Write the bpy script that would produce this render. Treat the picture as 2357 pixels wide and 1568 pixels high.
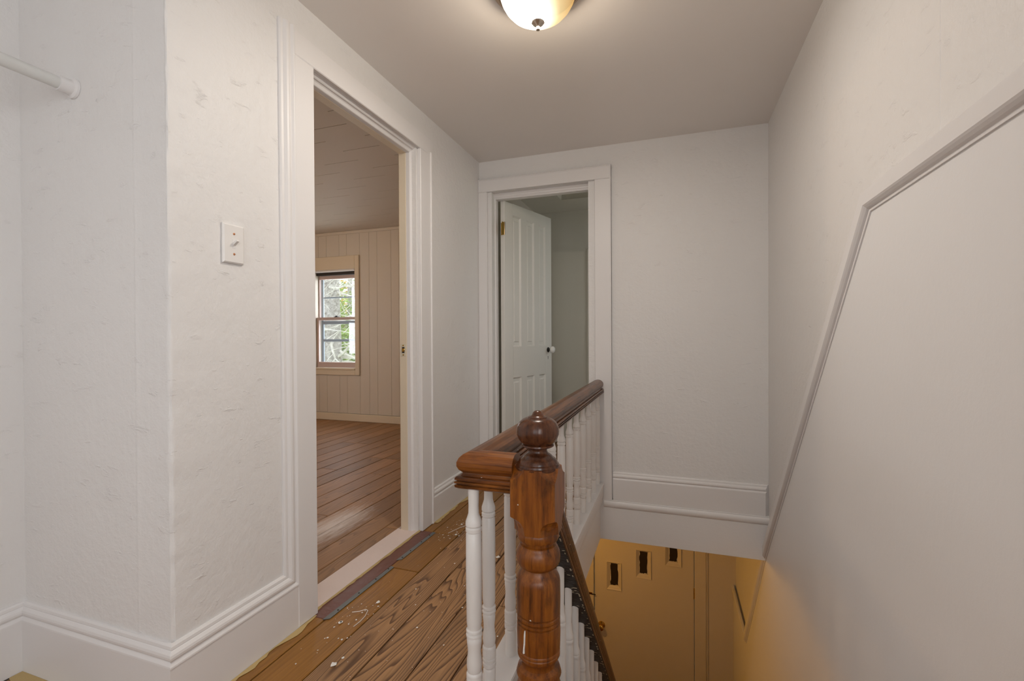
import bpy, bmesh, math, random
from mathutils import Vector, Matrix, noise
random.seed(7)
D = bpy.data
SC = bpy.context.scene
COL = SC.collection
for o in list(D.objects):
    D.objects.remove(o)

# ------------------------------------------------------------------ camera
F_PX, YAW, PITCH, ROLL = 1072.25, 0.33222, -0.00688, -0.00497
cam = D.cameras.new('camera')
cam.sensor_width = 36.0
cam.lens = F_PX / 2357.0 * 36.0
cam.clip_start = 0.02
camo = D.objects.new('camera', cam)
COL.objects.link(camo)
_R = Vector((math.cos(YAW), math.sin(YAW), 0))
_F = Vector((-math.sin(YAW), math.cos(YAW), 0))
_U = Vector((0, 0, 1))
_D = _F * math.cos(PITCH) + _U * math.sin(PITCH)
_V = -_F * math.sin(PITCH) + _U * math.cos(PITCH)
_X = _R * math.cos(ROLL) + _V * math.sin(ROLL)
_Y = -_R * math.sin(ROLL) + _V * math.cos(ROLL)
M = Matrix((_X, _Y, -_D)).transposed().to_4x4()
M.translation = Vector((0, 0, 1.0))
camo.matrix_world = M
SC.camera = camo

# ------------------------------------------------------------------ world, daylight, exposure
SC.view_settings.view_transform = 'Standard'
SC.view_settings.look = 'None'
SC.view_settings.gamma = 1.0
SC.view_settings.use_curve_mapping = False
SC.view_settings.exposure = 0.04
w = D.worlds.new('overcast_sky')
SC.world = w
w.use_nodes = True
bg = w.node_tree.nodes['Background']
bg.inputs[0].default_value = (0.88, 0.95, 1.0, 1)
bg.inputs[1].default_value = 2.2


def area(name, loc, direction, sx, sy, energy, color, spread=math.pi):
    l = D.lights.new(name, 'AREA')
    l.shape = 'RECTANGLE'
    l.size, l.size_y = sx, sy
    l.energy = energy
    l.color = color
    l.spread = spread
    o = D.objects.new(name, l)
    o.location = loc
    o.rotation_euler = Vector(direction).to_track_quat('-Z', 'Y').to_euler()
    COL.objects.link(o)
    return o


# daylight at the windows; landing and rear ones are added to light the hall
area('fill_light_landing', (0.60, -0.80, 1.36), (-1, 0, 0), 0.95, 1.15, 23, (0.97, 0.97, 0.97))
area('fill_light_rear', (-0.25, -1.64, 1.36), (0, 1, 0), 0.95, 1.1, 2.2, (0.96, 0.98, 1.0))
area('daylight_bedroom_window', (-3.895, 4.83, 1.22), (0, -1, 0), 0.55, 1.1, 9, (0.90, 0.94, 1.0))
area('daylight_bedroom_side_window', (-5.10, 2.6, 1.25), (1, 0, 0), 0.8, 1.1, 10, (0.92, 0.96, 1.0))
area('daylight_small_room_window', (0.62, 3.675, 1.35), (-1, 0, 0), 0.6, 0.85, 2.0, (1.0, 0.97, 0.84))

# ------------------------------------------------------------------ main dimensions (metres)
XL, XR, YB, ZC = -1.2406, 0.5058, 2.9285, 2.187
XA = -1.875      # alcove side wall
YP = 0.8563      # face of the wall that closes the alcove
YR = -1.55       # wall behind the landing
ZL = -2.6        # lower storey floor
ZF = -0.25       # lower storey ceiling
YD = 4.38        # lower storey door wall
YW = 4.68        # bedroom window wall
ZBC = 2.29       # bedroom ceiling


# ------------------------------------------------------------------ material helpers
def nt(name):
    m = D.materials.new(name)
    m.use_nodes = True
    t = m.node_tree
    b = t.nodes['Principled BSDF']
    return m, t, b


def node(t, kind, **kw):
    n = t.nodes.new(kind)
    for k, v in kw.items():
        if k.startswith('i_'):
            key = k[2:]
            key = int(key) if key.isdigit() else key
            n.inputs[key].default_value = v
        else:
            setattr(n, k, v)
    return n


def ramp(t, stops, interp='LINEAR'):
    r = t.nodes.new('ShaderNodeValToRGB')
    r.color_ramp.interpolation = interp
    e = r.color_ramp.elements
    while len(e) < len(stops):
        e.new(0.5)
    for x, (p, c) in zip(e, stops):
        x.position = p
        x.color = c if len(c) == 4 else (*c, 1)
    return r


def mix(t, fac, a, b):
    m = t.nodes.new('ShaderNodeMix')
    m.data_type = 'RGBA'
    for key, val in ((0, fac), (6, a), (7, b)):
        if hasattr(val, 'is_linked'):
            t.links.new(val, m.inputs[key])
        elif key == 0:
            m.inputs[0].default_value = val
        else:
            m.inputs[key].default_value = (*val, 1) if len(val) == 3 else val
    return m.outputs[2]


def coords(t, scale=(1, 1, 1), rot=(0, 0, 0), rnd=False):
    tc = t.nodes.new('ShaderNodeTexCoord')
    src = tc.outputs['Object']
    if rnd:
        oi = t.nodes.new('ShaderNodeObjectInfo')
        mu = node(t, 'ShaderNodeVectorMath', operation='SCALE')
        cb = t.nodes.new('ShaderNodeCombineXYZ')
        cb.inputs[0].default_value = 13.1
        cb.inputs[1].default_value = 37.7
        cb.inputs[2].default_value = 7.3
        t.links.new(cb.outputs[0], mu.inputs[0])
        t.links.new(oi.outputs['Random'], mu.inputs['Scale'])
        ad = node(t, 'ShaderNodeVectorMath', operation='ADD')
        t.links.new(src, ad.inputs[0])
        t.links.new(mu.outputs[0], ad.inputs[1])
        src = ad.outputs[0]
    mp = t.nodes.new('ShaderNodeMapping')
    mp.inputs['Rotation'].default_value = rot
    mp.inputs['Scale'].default_value = scale
    t.links.new(src, mp.inputs[0])
    return mp.outputs[0]


def paint(name, col, rough=0.5, var=0.03, bump=0.15, scale=28, lumps=0.0, spec=0.35, streak=0.0):
    """hand-painted surface: slight tone variation, roller texture, lumps of old plaster under the paint"""
    m, t, b = nt(name)
    v = coords(t)
    n1 = node(t, 'ShaderNodeTexNoise', i_Scale=2.3, i_Detail=3.0)
    t.links.new(v, n1.inputs['Vector'])
    c = mix(t, n1.outputs['Fac'], tuple(x * (1 - var) for x in col), tuple(min(1, x * (1 + var)) for x in col))
    t.links.new(c, b.inputs['Base Color'])
    b.inputs['Roughness'].default_value = rough
    b.inputs['Specular IOR Level'].default_value = spec
    n2 = node(t, 'ShaderNodeTexNoise', i_Scale=scale, i_Detail=4.0, i_Roughness=0.6)
    t.links.new(v, n2.inputs['Vector'])
    bp = node(t, 'ShaderNodeBump', i_Strength=bump, i_Distance=0.01)
    t.links.new(n2.outputs['Fac'], bp.inputs['Height'])
    last = bp
    if lumps:
        n3 = node(t, 'ShaderNodeTexNoise', i_Scale=24.0, i_Detail=6.0, i_Roughness=0.6, i_Distortion=0.4)
        t.links.new(coords(t, scale=(0.6, 0.6, 1.5)), n3.inputs['Vector'])
        r3 = ramp(t, [(0.62, (0, 0, 0)), (0.70, (1, 1, 1))])
        t.links.new(n3.outputs['Fac'], r3.inputs[0])
        v4 = coords(t, scale=(1, 1, 0.06))
        n4 = node(t, 'ShaderNodeTexNoise', i_Scale=35.0, i_Detail=3.0)
        t.links.new(v4, n4.inputs['Vector'])
        b2 = node(t, 'ShaderNodeBump', i_Strength=lumps * 0.35, i_Distance=0.003)
        t.links.new(r3.outputs[0], b2.inputs['Height'])
        t.links.new(bp.outputs[0], b2.inputs['Normal'])
        b3 = node(t, 'ShaderNodeBump', i_Strength=lumps * 0.22, i_Distance=0.003)
        t.links.new(n4.outputs['Fac'], b3.inputs['Height'])
        t.links.new(b2.outputs[0], b3.inputs['Normal'])
        last = b3
    t.links.new(last.outputs[0], b.inputs['Normal'])
    return m


def stained(name, light, mid, dark, axis, specks=True, rough=0.32, darkness=0.5):
    """old varnished wood, grain along axis, worn and dirty in blotches, a few spots of wall paint"""
    m, t, b = nt(name)
    rot = (0, 0, 0)
    sc = {'X': (0.07, 1, 1), 'Y': (1, 0.07, 1), 'Z': (1, 1, 0.07), 'S': (1, 0.07, 1)}[axis]
    if axis == 'S':
        rot = (math.radians(47.4), 0, 0)
    v = coords(t, sc, rot)
    n1 = node(t, 'ShaderNodeTexNoise', i_Scale=95.0, i_Detail=5.0, i_Roughness=0.65)
    t.links.new(v, n1.inputs['Vector'])
    r1 = ramp(t, [(0.30, dark), (0.46, mid), (0.66, light)])
    t.links.new(n1.outputs['Fac'], r1.inputs[0])
    v2 = coords(t, tuple(0.3 + 0.7 * s for s in sc), rot)
    n2 = node(t, 'ShaderNodeTexNoise', i_Scale=14.0, i_Detail=6.0, i_Roughness=0.7)
    t.links.new(v2, n2.inputs['Vector'])
    r2 = ramp(t, [(0.50, (0, 0, 0)), (0.66, (darkness,) * 3)])
    t.links.new(n2.outputs['Fac'], r2.inputs[0])
    c = mix(t, r2.outputs[0], r1.outputs[0], tuple(x * 0.35 for x in dark))
    if specks:
        vo = node(t, 'ShaderNodeTexVoronoi', i_Scale=34.0)
        t.links.new(coords(t), vo.inputs['Vector'])
        r3 = ramp(t, [(0.06, (1, 1, 1)), (0.075, (0, 0, 0))])
        t.links.new(vo.outputs['Distance'], r3.inputs[0])
        sp = t.nodes.new('ShaderNodeSeparateColor')
        t.links.new(vo.outputs['Color'], sp.inputs[0])
        g = node(t, 'ShaderNodeMath', operation='GREATER_THAN', i_1=0.80)
        t.links.new(sp.outputs[0], g.inputs[0])
        mu = node(t, 'ShaderNodeMath', operation='MULTIPLY')
        t.links.new(r3.outputs[0], mu.inputs[0])
        t.links.new(g.outputs[0], mu.inputs[1])
        c = mix(t, mu.outputs[0], c, (0.7, 0.67, 0.6))
    t.links.new(c, b.inputs['Base Color'])
    b.inputs['Roughness'].default_value = rough
    b.inputs['Specular IOR Level'].default_value = 0.45
    bp = node(t, 'ShaderNodeBump', i_Strength=0.12, i_Distance=0.003)
    t.links.new(n1.outputs['Fac'], bp.inputs['Height'])
    t.links.new(bp.outputs[0], b.inputs['Normal'])
    return m


def boards(name, light, dark, contrast=1.0, rough=0.45, lines=11.0, tint=0.16, blotch=0.25, blotch_col=(0.05, 0.03, 0.02),
           glare=None, specks=0.86):
    """pine floorboard, long cathedral grain along Y, every board with its own stretch of grain and tone"""
    m, t, b = nt(name)
    v = coords(t, (1, 0.11, 1), rnd=True)
    n1 = node(t, 'ShaderNodeTexNoise', i_Scale=7.5, i_Detail=2.0, i_Roughness=0.45, i_Distortion=0.2)
    t.links.new(v, n1.inputs['Vector'])
    ml = node(t, 'ShaderNodeMath', operation='MULTIPLY', i_1=lines)
    t.links.new(n1.outputs['Fac'], ml.inputs[0])
    vx = coords(t, rnd=True)
    sx = t.nodes.new('ShaderNodeSeparateXYZ')
    t.links.new(vx, sx.inputs[0])
    mx_ = node(t, 'ShaderNodeMath', operation='MULTIPLY_ADD', i_1=70.0)
    t.links.new(sx.outputs[0], mx_.inputs[0])
    t.links.new(ml.outputs[0], mx_.inputs[2])
    fr = node(t, 'ShaderNodeMath', operation='FRACT')
    t.links.new(mx_.outputs[0], fr.inputs[0])
    r1 = ramp(t, [(0.0, (0, 0, 0)), (0.55, (0.22 * contrast,) * 3), (0.86, (0.95 * contrast,) * 3), (0.95, (contrast,) * 3), (1.0, (0, 0, 0))])
    t.links.new(fr.outputs[0], r1.inputs[0])
    c = mix(t, r1.outputs[0], light, dark)
    # fine fibres
    vf = coords(t, (1, 0.03, 1), rnd=True)
    nf = node(t, 'ShaderNodeTexNoise', i_Scale=150.0, i_Detail=3.0)
    t.links.new(vf, nf.inputs['Vector'])
    rf = ramp(t, [(0.35, (0.72, 0.70, 0.68)), (0.6, (1, 1, 1))])
    t.links.new(nf.outputs['Fac'], rf.inputs[0])
    mm = node(t, 'ShaderNodeMix', data_type='RGBA', blend_type='MULTIPLY')
    mm.inputs[0].default_value = 0.7
    t.links.new(c, mm.inputs[6])
    t.links.new(rf.outputs[0], mm.inputs[7])
    c = mm.outputs[2]
    # worn, dirty blotches
    vb = coords(t, (1, 0.35, 1), rnd=True)
    nb = node(t, 'ShaderNodeTexNoise', i_Scale=6.0, i_Detail=6.0, i_Roughness=0.65)
    t.links.new(vb, nb.inputs['Vector'])
    rb = ramp(t, [(0.5, (0, 0, 0)), (0.72, (blotch,) * 3)])
    t.links.new(nb.outputs['Fac'], rb.inputs[0])
    c = mix(t, rb.outputs[0], c, blotch_col)
    # board to board tone
    oi = t.nodes.new('ShaderNodeObjectInfo')
    hv = t.nodes.new('ShaderNodeHueSaturation')
    mr = node(t, 'ShaderNodeMapRange')
    mr.inputs['To Min'].default_value = 1 - tint
    mr.inputs['To Max'].default_value = 1 + tint
    t.links.new(oi.outputs['Random'], mr.inputs['Value'])
    t.links.new(mr.outputs[0], hv.inputs['Value'])
    t.links.new(c, hv.inputs['Color'])
    c = hv.outputs[0]
    # paint spatter
    vo = node(t, 'ShaderNodeTexVoronoi', i_Scale=26.0)
    geo = t.nodes.new('ShaderNodeNewGeometry')
    t.links.new(geo.outputs['Position'], vo.inputs['Vector'])
    r3 = ramp(t, [(0.05, (1, 1, 1)), (0.07, (0, 0, 0))])
    t.links.new(vo.outputs['Distance'], r3.inputs[0])
    sp = t.nodes.new('ShaderNodeSeparateColor')
    t.links.new(vo.outputs['Color'], sp.inputs[0])
    g = node(t, 'ShaderNodeMath', operation='GREATER_THAN', i_1=specks)
    t.links.new(sp.outputs[0], g.inputs[0])
    mu = node(t, 'ShaderNodeMath', operation='MULTIPLY')
    t.links.new(r3.outputs[0], mu.inputs[0])
    t.links.new(g.outputs[0], mu.inputs[1])
    c = mix(t, mu.outputs[0], c, (0.72, 0.68, 0.6))
    if glare:
        # pale window glare on the boards, painted into their colour
        (px, py, pa, pb) = glare
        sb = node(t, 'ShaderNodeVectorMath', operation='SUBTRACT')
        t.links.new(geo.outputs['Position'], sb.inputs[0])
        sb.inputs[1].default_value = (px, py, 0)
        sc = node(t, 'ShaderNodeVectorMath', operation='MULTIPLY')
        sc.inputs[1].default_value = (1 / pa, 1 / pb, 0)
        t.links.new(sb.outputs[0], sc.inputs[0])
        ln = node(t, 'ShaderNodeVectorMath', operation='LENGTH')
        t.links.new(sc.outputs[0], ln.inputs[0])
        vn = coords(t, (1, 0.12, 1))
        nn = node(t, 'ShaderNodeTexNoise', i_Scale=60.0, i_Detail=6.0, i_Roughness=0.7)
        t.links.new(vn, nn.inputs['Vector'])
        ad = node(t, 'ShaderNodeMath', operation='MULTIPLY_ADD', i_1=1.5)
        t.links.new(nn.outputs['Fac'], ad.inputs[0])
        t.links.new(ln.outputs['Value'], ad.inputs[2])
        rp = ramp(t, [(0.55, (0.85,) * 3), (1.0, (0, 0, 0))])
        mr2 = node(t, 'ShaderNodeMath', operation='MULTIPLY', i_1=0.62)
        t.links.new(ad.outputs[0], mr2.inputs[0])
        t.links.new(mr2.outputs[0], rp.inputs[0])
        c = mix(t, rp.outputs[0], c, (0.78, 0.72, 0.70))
    t.links.new(c, b.inputs['Base Color'])
    b.inputs['Roughness'].default_value = rough
    b.inputs['Specular IOR Level'].default_value = 0.4
    bp = node(t, 'ShaderNodeBump', i_Strength=0.2, i_Distance=0.003)
    t.links.new(nf.outputs['Fac'], bp.inputs['Height'])
    t.links.new(bp.outputs[0], b.inputs['Normal'])
    return m


def metal(name, col, rough=0.3):
    m, t, b = nt(name)
    v = coords(t)
    n1 = node(t, 'ShaderNodeTexNoise', i_Scale=60.0, i_Detail=3.0)
    t.links.new(v, n1.inputs['Vector'])
    c = mix(t, n1.outputs['Fac'], tuple(x * 0.8 for x in col), col)
    t.links.new(c, b.inputs['Base Color'])
    b.inputs['Metallic'].default_value = 1.0
    b.inputs['Roughness'].default_value = rough
    return m


WHITE = (0.81, 0.795, 0.785)
M_wall = paint('plaster_wall_paint', WHITE, 0.5, 0.02, 0.28, 40, lumps=1.4)
M_wallr = paint('plaster_wall_paint_right', (0.80, 0.78, 0.765), 0.5, 0.02, 0.25, 40, lumps=1.2)
M_smooth = paint('smooth_panel_paint', (0.83, 0.82, 0.82), 0.42, 0.015, 0.05, 60)
M_ceil = paint('ceiling_paint', (0.86, 0.815, 0.775), 0.34, 0.015, 0.03, 30)
M_trim = paint('gloss_trim_paint', (0.81, 0.79, 0.785), 0.42, 0.015, 0.05, 25, spec=0.45)
M_balw = paint('baluster_paint', (0.83, 0.80, 0.77), 0.28, 0.02, 0.06, 40, spec=0.5)
M_cream = paint('cream_paint', (0.78, 0.68, 0.53), 0.4, 0.03, 0.08, 40)
M_sash = paint('mauve_sash_paint', (0.60, 0.47, 0.44), 0.4, 0.03, 0.08, 40)
M_storm = paint('slate_blue_storm_frame', (0.20, 0.26, 0.31), 0.4, 0.05, 0.05, 40)
M_bedw = paint('bedroom_panel_paint', (0.70, 0.64, 0.56), 0.45, 0.02, 0.05, 40)
M_bedc = paint('bedroom_ceiling_tile_paint', (0.70, 0.64, 0.56), 0.6, 0.02, 0.05, 40)
M_room = paint('small_room_paint', (0.70, 0.67, 0.58), 0.45, 0.02, 0.05, 40)
M_door = paint('panel_door_paint', (0.79, 0.775, 0.73), 0.3, 0.02, 0.06, 30, spec=0.45)
M_ldoor = paint('entry_door_paint', (0.76, 0.70, 0.63), 0.35, 0.02, 0.05, 30)
M_lwall = paint('lower_wall_paint', (0.76, 0.70, 0.62), 0.45, 0.02, 0.08, 40)
M_switch = paint('switch_plate_paint', (0.84, 0.82, 0.80), 0.3, 0.01, 0.02, 40)
M_copper = metal('copper_screw', (0.75, 0.36, 0.20), 0.4)
M_brass = metal('polished_brass', (0.75, 0.48, 0.12), 0.22)
M_bronze = metal('brushed_bronze', (0.40, 0.29, 0.19), 0.35)
M_nickel = metal('aged_nickel', (0.62, 0.55, 0.47), 0.3)
M_zinc = metal('dull_zinc_strip', (0.30, 0.33, 0.34), 0.55)
M_black = paint('black_iron', (0.02, 0.018, 0.016), 0.4, 0.1, 0.1, 60)
M_porc = paint('white_porcelain', (0.85, 0.84, 0.80), 0.12, 0.01, 0.0, 60, spec=0.6)
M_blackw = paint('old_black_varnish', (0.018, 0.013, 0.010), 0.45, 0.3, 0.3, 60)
M_residue = paint('old_paint_residue', (0.72, 0.66, 0.52), 0.6, 0.15, 0.3, 90)
M_thread = paint('dry_paint_string', (0.85, 0.83, 0.79), 0.5, 0.03, 0.1, 90)
M_thresh = paint('pink_white_threshold_paint', (0.74, 0.63, 0.60), 0.5, 0.10, 0.25, 22)
M_red = paint('oxblood_floor_paint', (0.16, 0.062, 0.045), 0.35, 0.25, 0.2, 20)
M_ochre = paint('ochre_undercoat', (0.55, 0.40, 0.18), 0.6, 0.25, 0.3, 22)
M_dark = paint('dark_void', (0.03, 0.02, 0.012), 0.6, 0.1, 0.0, 20)
M_newel_o = stained('newel_orange_wood', (0.3125, 0.1004, 0.0119), (0.2009, 0.0558, 0.0067), (0.0632, 0.0179, 0.0044), 'Z', darkness=0.8)
M_newel_d = stained('newel_dark_wood', (0.1275, 0.0435, 0.0165), (0.0788, 0.0255, 0.0105), (0.03, 0.0105, 0.006), 'Z', rough=0.22, darkness=0.6)
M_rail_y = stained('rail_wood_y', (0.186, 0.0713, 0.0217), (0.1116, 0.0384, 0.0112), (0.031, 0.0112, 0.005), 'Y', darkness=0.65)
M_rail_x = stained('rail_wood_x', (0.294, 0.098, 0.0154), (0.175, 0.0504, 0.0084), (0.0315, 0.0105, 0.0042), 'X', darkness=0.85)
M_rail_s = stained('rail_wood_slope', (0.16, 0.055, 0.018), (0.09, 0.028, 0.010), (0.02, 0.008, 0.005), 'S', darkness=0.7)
M_pine = boards('worn_pine_boards', (0.43, 0.235, 0.105), (0.135, 0.064, 0.028), 1.0, 0.5, 24.0, 0.10, 0.45, (0.12, 0.07, 0.04))
M_amber = boards('amber_varnished_boards', (0.33, 0.150, 0.030), (0.25, 0.105, 0.020), 0.6, 0.38, 14.0, 0.10, 0.4, (0.17, 0.09, 0.035))
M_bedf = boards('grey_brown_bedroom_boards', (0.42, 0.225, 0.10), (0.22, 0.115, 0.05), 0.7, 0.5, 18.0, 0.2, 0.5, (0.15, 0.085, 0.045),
                glare=(-1.72, 2.02, 0.16, 0.42), specks=0.9)
M_step = boards('stair_treads', (0.30, 0.14, 0.05), (0.08, 0.035, 0.015), 0.8, 0.45)

m, t, b = nt('window_glass')
b.inputs['Base Color'].default_value = (1, 1, 1, 1)
b.inputs['Roughness'].default_value = 0.0
b.inputs['Transmission Weight'].default_value = 1.0
b.inputs['IOR'].default_value = 1.45
tr = t.nodes.new('ShaderNodeBsdfTransparent')
mx = t.nodes.new('ShaderNodeMixShader')
mx.inputs[0].default_value = 0.12
gl = node(t, 'ShaderNodeBsdfGlossy')
gl.inputs['Roughness'].default_value = 0.02
fz = node(t, 'ShaderNodeTexNoise', i_Scale=4.0)
t.links.new(tr.outputs[0], mx.inputs[1])
t.links.new(gl.outputs[0], mx.inputs[2])
t.links.new(mx.outputs[0], t.nodes['Material Output'].inputs[0])
M_glass = m

m, t, b = nt('frosted_lamp_glass')
tc = coords(t)
ds = node(t, 'ShaderNodeVectorMath', operation='DISTANCE')
t.links.new(tc, ds.inputs[0])
ds.inputs[1].default_value = (-0.045, -0.02, -0.05)
rr = ramp(t, [(0.10, (1.0, 0.95, 0.85)), (0.135, (1.0, 0.80, 0.42)), (0.17, (1.0, 0.58, 0.20))])
t.links.new(ds.outputs['Value'], rr.inputs[0])
rs = ramp(t, [(0.10, (1, 1, 1)), (0.135, (0.33,) * 3), (0.18, (0.2,) * 3)])
t.links.new(ds.outputs['Value'], rs.inputs[0])
ms = node(t, 'ShaderNodeMath', operation='MULTIPLY', i_1=4.0)
t.links.new(rs.outputs[0], ms.inputs[0])
em = t.nodes.new('ShaderNodeEmission')
t.links.new(rr.outputs[0], em.inputs[0])
t.links.new(ms.outputs[0], em.inputs[1])
tr = t.nodes.new('ShaderNodeBsdfTransparent')
tr.inputs[0].default_value = (1, 0.97, 0.92, 1)
mx = t.nodes.new('ShaderNodeMixShader')
mx.inputs[0].default_value = 0.55
t.links.new(tr.outputs[0], mx.inputs[1])
t.links.new(em.outputs[0], mx.inputs[2])
t.links.new(mx.outputs[0], t.nodes['Material Output'].inputs[0])
M_bowl = m


# ------------------------------------------------------------------ mesh helpers
class MB:
    def __init__(s):
        s.v, s.f, s.sm = [], [], []

    def quad(s, *pts, smooth=False):
        i = len(s.v)
        s.v += [tuple(p) for p in pts]
        s.f.append(tuple(range(i, i + len(pts))))
        s.sm.append(smooth)
        return s

    def box(s, x0, x1, y0, y1, z0, z1, ch=0.0):
        if x0 > x1: x0, x1 = x1, x0
        if y0 > y1: y0, y1 = y1, y0
        if z0 > z1: z0, z1 = z1, z0
        if ch <= 0:
            i = len(s.v)
            s.v += [(x, y, z) for z in (z0, z1) for y in (y0, y1) for x in (x0, x1)]
            F = [(0, 2, 3, 1), (4, 5, 7, 6), (0, 1, 5, 4), (2, 6, 7, 3), (0, 4, 6, 2), (1, 3, 7, 5)]
            s.f += [tuple(i + k for k in q) for q in F]
            s.sm += [False] * 6
            return s
        ch = min(ch, (x1 - x0) * .45, (y1 - y0) * .45, (z1 - z0) * .45)
        bm = bmesh.new()
        vs = [bm.verts.new((x, y, z)) for z in (z0, z1) for y in (y0, y1) for x in (x0, x1)]
        for q in [(0, 2, 3, 1), (4, 5, 7, 6), (0, 1, 5, 4), (2, 6, 7, 3), (0, 4, 6, 2), (1, 3, 7, 5)]:
            bm.faces.new([vs[k] for k in q])
        bmesh.ops.bevel(bm, geom=list(bm.edges), offset=ch, segments=1, affect='EDGES', profile=0.5)
        i = len(s.v)
        bm.verts.index_update()
        s.v += [tuple(v.co) for v in bm.verts]
        for f in bm.faces:
            s.f.append(tuple(i + v.index for v in f.verts))
            s.sm.append(False)
        bm.free()
        return s

    def lathe(s, prof, cx=0, cy=0, cz=0, n=24, axis='Z', caps=True):
        """prof: list of (radius, height)"""
        i0 = len(s.v)
        for r, h in prof:
            for k in range(n):
                a = 2 * math.pi * k / n
                p = (r * math.cos(a), r * math.sin(a), h)
                if axis == 'Y':
                    p = (p[0], p[2], p[1])
                elif axis == 'X':
                    p = (p[2], p[0], p[1])
                s.v.append((p[0] + cx, p[1] + cy, p[2] + cz))
        for j in range(len(prof) - 1):
            for k in range(n):
                a, b_ = i0 + j * n + k, i0 + j * n + (k + 1) % n
                s.f.append((a, b_, b_ + n, a + n))
                s.sm.append(True)
        if caps:
            for j, rev in ((0, True), (len(prof) - 1, False)):
                if prof[j][0] > 1e-5:
                    q = [i0 + j * n + k for k in range(n)]
                    s.f.append(tuple(reversed(q)) if rev else tuple(q))
                    s.sm.append(False)
        return s

    def sweep(s, path, prof, nrm, e0=0.0, e1=0.0, seg=None, smooth=False, closed=True):
        """profile (side, out) along a mitred polyline lying in the plane with normal nrm; e0/e1 shear the ends by out"""
        P = [Vector(p) for p in path]
        nrm = Vector(nrm).normalized()
        T = [(P[i + 1] - P[i]).normalized() for i in range(len(P) - 1)]
        S = [nrm.cross(x).normalized() for x in T]
        rings = []
        for i, p in enumerate(P):
            if i == 0:
                side, tan, e = S[0], T[0], -e0
            elif i == len(P) - 1:
                side, tan, e = S[-1], T[-1], e1
            else:
                side, tan, e = (S[i - 1] + S[i]) / (1 + S[i - 1].dot(S[i])), T[i], 0.0
            rings.append([p + side * a + nrm * h + tan * (e * h) for a, h in prof])
        if seg:
            rings = rings[seg[0]:seg[1] + 1]
        i0 = len(s.v)
        n = len(prof)
        for r in rings:
            s.v += [tuple(q) for q in r]
        for j in range(len(rings) - 1):
            for k in range(n if closed else n - 1):
                a, b_ = i0 + j * n + k, i0 + j * n + (k + 1) % n
                s.f.append((a, b_, b_ + n, a + n))
                s.sm.append(smooth)
        if closed:
            s.f.append(tuple(reversed(range(i0, i0 + n))))
            s.f.append(tuple(range(i0 + (len(rings) - 1) * n, i0 + len(rings) * n)))
            s.sm += [False, False]
        return s

    def tube(s, pts, rad, n=8):
        P = [Vector(p) for p in pts]
        i0 = len(s.v)
        for i, p in enumerate(P):
            tg = (P[min(i + 1, len(P) - 1)] - P[max(i - 1, 0)]).normalized()
            up = Vector((0, 0, 1)) if abs(tg.z) < 0.9 else Vector((1, 0, 0))
            a = tg.cross(up).normalized()
            b_ = tg.cross(a).normalized()
            r = rad[i] if isinstance(rad, (list, tuple)) else rad
            for k in range(n):
                an = 2 * math.pi * k / n
                s.v.append(tuple(p + a * (r * math.cos(an)) + b_ * (r * math.sin(an))))
        for j in range(len(P) - 1):
            for k in range(n):
                a, b_ = i0 + j * n + k, i0 + j * n + (k + 1) % n
                s.f.append((a, b_, b_ + n, a + n))
                s.sm.append(True)
        s.f.append(tuple(range(i0, i0 + n)))
        s.f.append(tuple(range(i0 + (len(P) - 1) * n, i0 + len(P) * n)))
        s.sm += [False, False]
        return s

    def prism(s, poly, fn, d0, d1):
        """2-D polygon extruded: fn(a, b, d) gives the point"""
        i0 = len(s.v)
        n = len(poly)
        for d in (d0, d1):
            s.v += [tuple(fn(a, b_, d)) for a, b_ in poly]
        s.f.append(tuple(range(i0, i0 + n)))
        s.f.append(tuple(reversed(range(i0 + n, i0 + 2 * n))))
        for k in range(n):
            a, b_ = i0 + k, i0 + (k + 1) % n
            s.f.append((a, b_, b_ + n, a + n))
        s.sm += [False] * (n + 2)
        return s

    def mesh(s, name):
        me = D.meshes.new(name)
        me.from_pydata(s.v, [], s.f)
        me.polygons.foreach_set('use_smooth', s.sm)
        bm = bmesh.new()
        bm.from_mesh(me)
        bmesh.ops.recalc_face_normals(bm, faces=bm.faces)
        bm.to_mesh(me)
        bm.free()
        if any(s.sm):
            me.set_sharp_from_angle(angle=math.radians(38))
        me.update()
        return me

    def obj(s, name, mat, parent=None, loc=None):
        me = s.mesh(name)
        me.materials.append(mat)
        return link(name, me, parent, loc)


def link(name, me, parent=None, loc=None):
    o = D.objects.new(name, me)
    COL.objects.link(o)
    if parent is not None:
        o.parent = parent
    if loc is not None:
        o.location = loc
    return o


def tag(o, label, cat, group=None, kind=None):
    o['label'] = label
    o['category'] = cat
    if group:
        o['group'] = group
    if kind:
        o['kind'] = kind
    return o


def struct(o, label, cat):
    return tag(o, label, cat, kind='structure')


def empty(name, loc=(0, 0, 0), rz=0.0):
    o = D.objects.new(name, None)
    o.empty_display_size = 0.05
    COL.objects.link(o)
    o.location = loc
    o.rotation_euler = (0, 0, rz)
    return o


# ================================================================== THE SETTING
# ---- floor of the upper hall: joists below, boards on top
hf = MB()
hf.box(XA - .1, -0.44, YR, 2.93, ZF, -0.022)
hf.box(-0.44, XR, YR, 1.045, ZF, -0.022)
fl = struct(hf.obj('floor', M_dark), 'worn pine floorboards of the upstairs hall with amber varnish along the wall', 'floor')
seams = [-1.226, -1.172, -1.028, -0.893, -0.743, -0.617, -0.487]
joints = {0: [YR, 1.345, 2.125, 2.905], 1: [YR, 0.62, 1.742, 2.124, 2.905], 2: [YR, 0.35, 2.905], 3: [YR, 1.83, 2.905],
          4: [YR, 1.02, 2.905], 5: [YR, 1.62, 2.905]}


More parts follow.
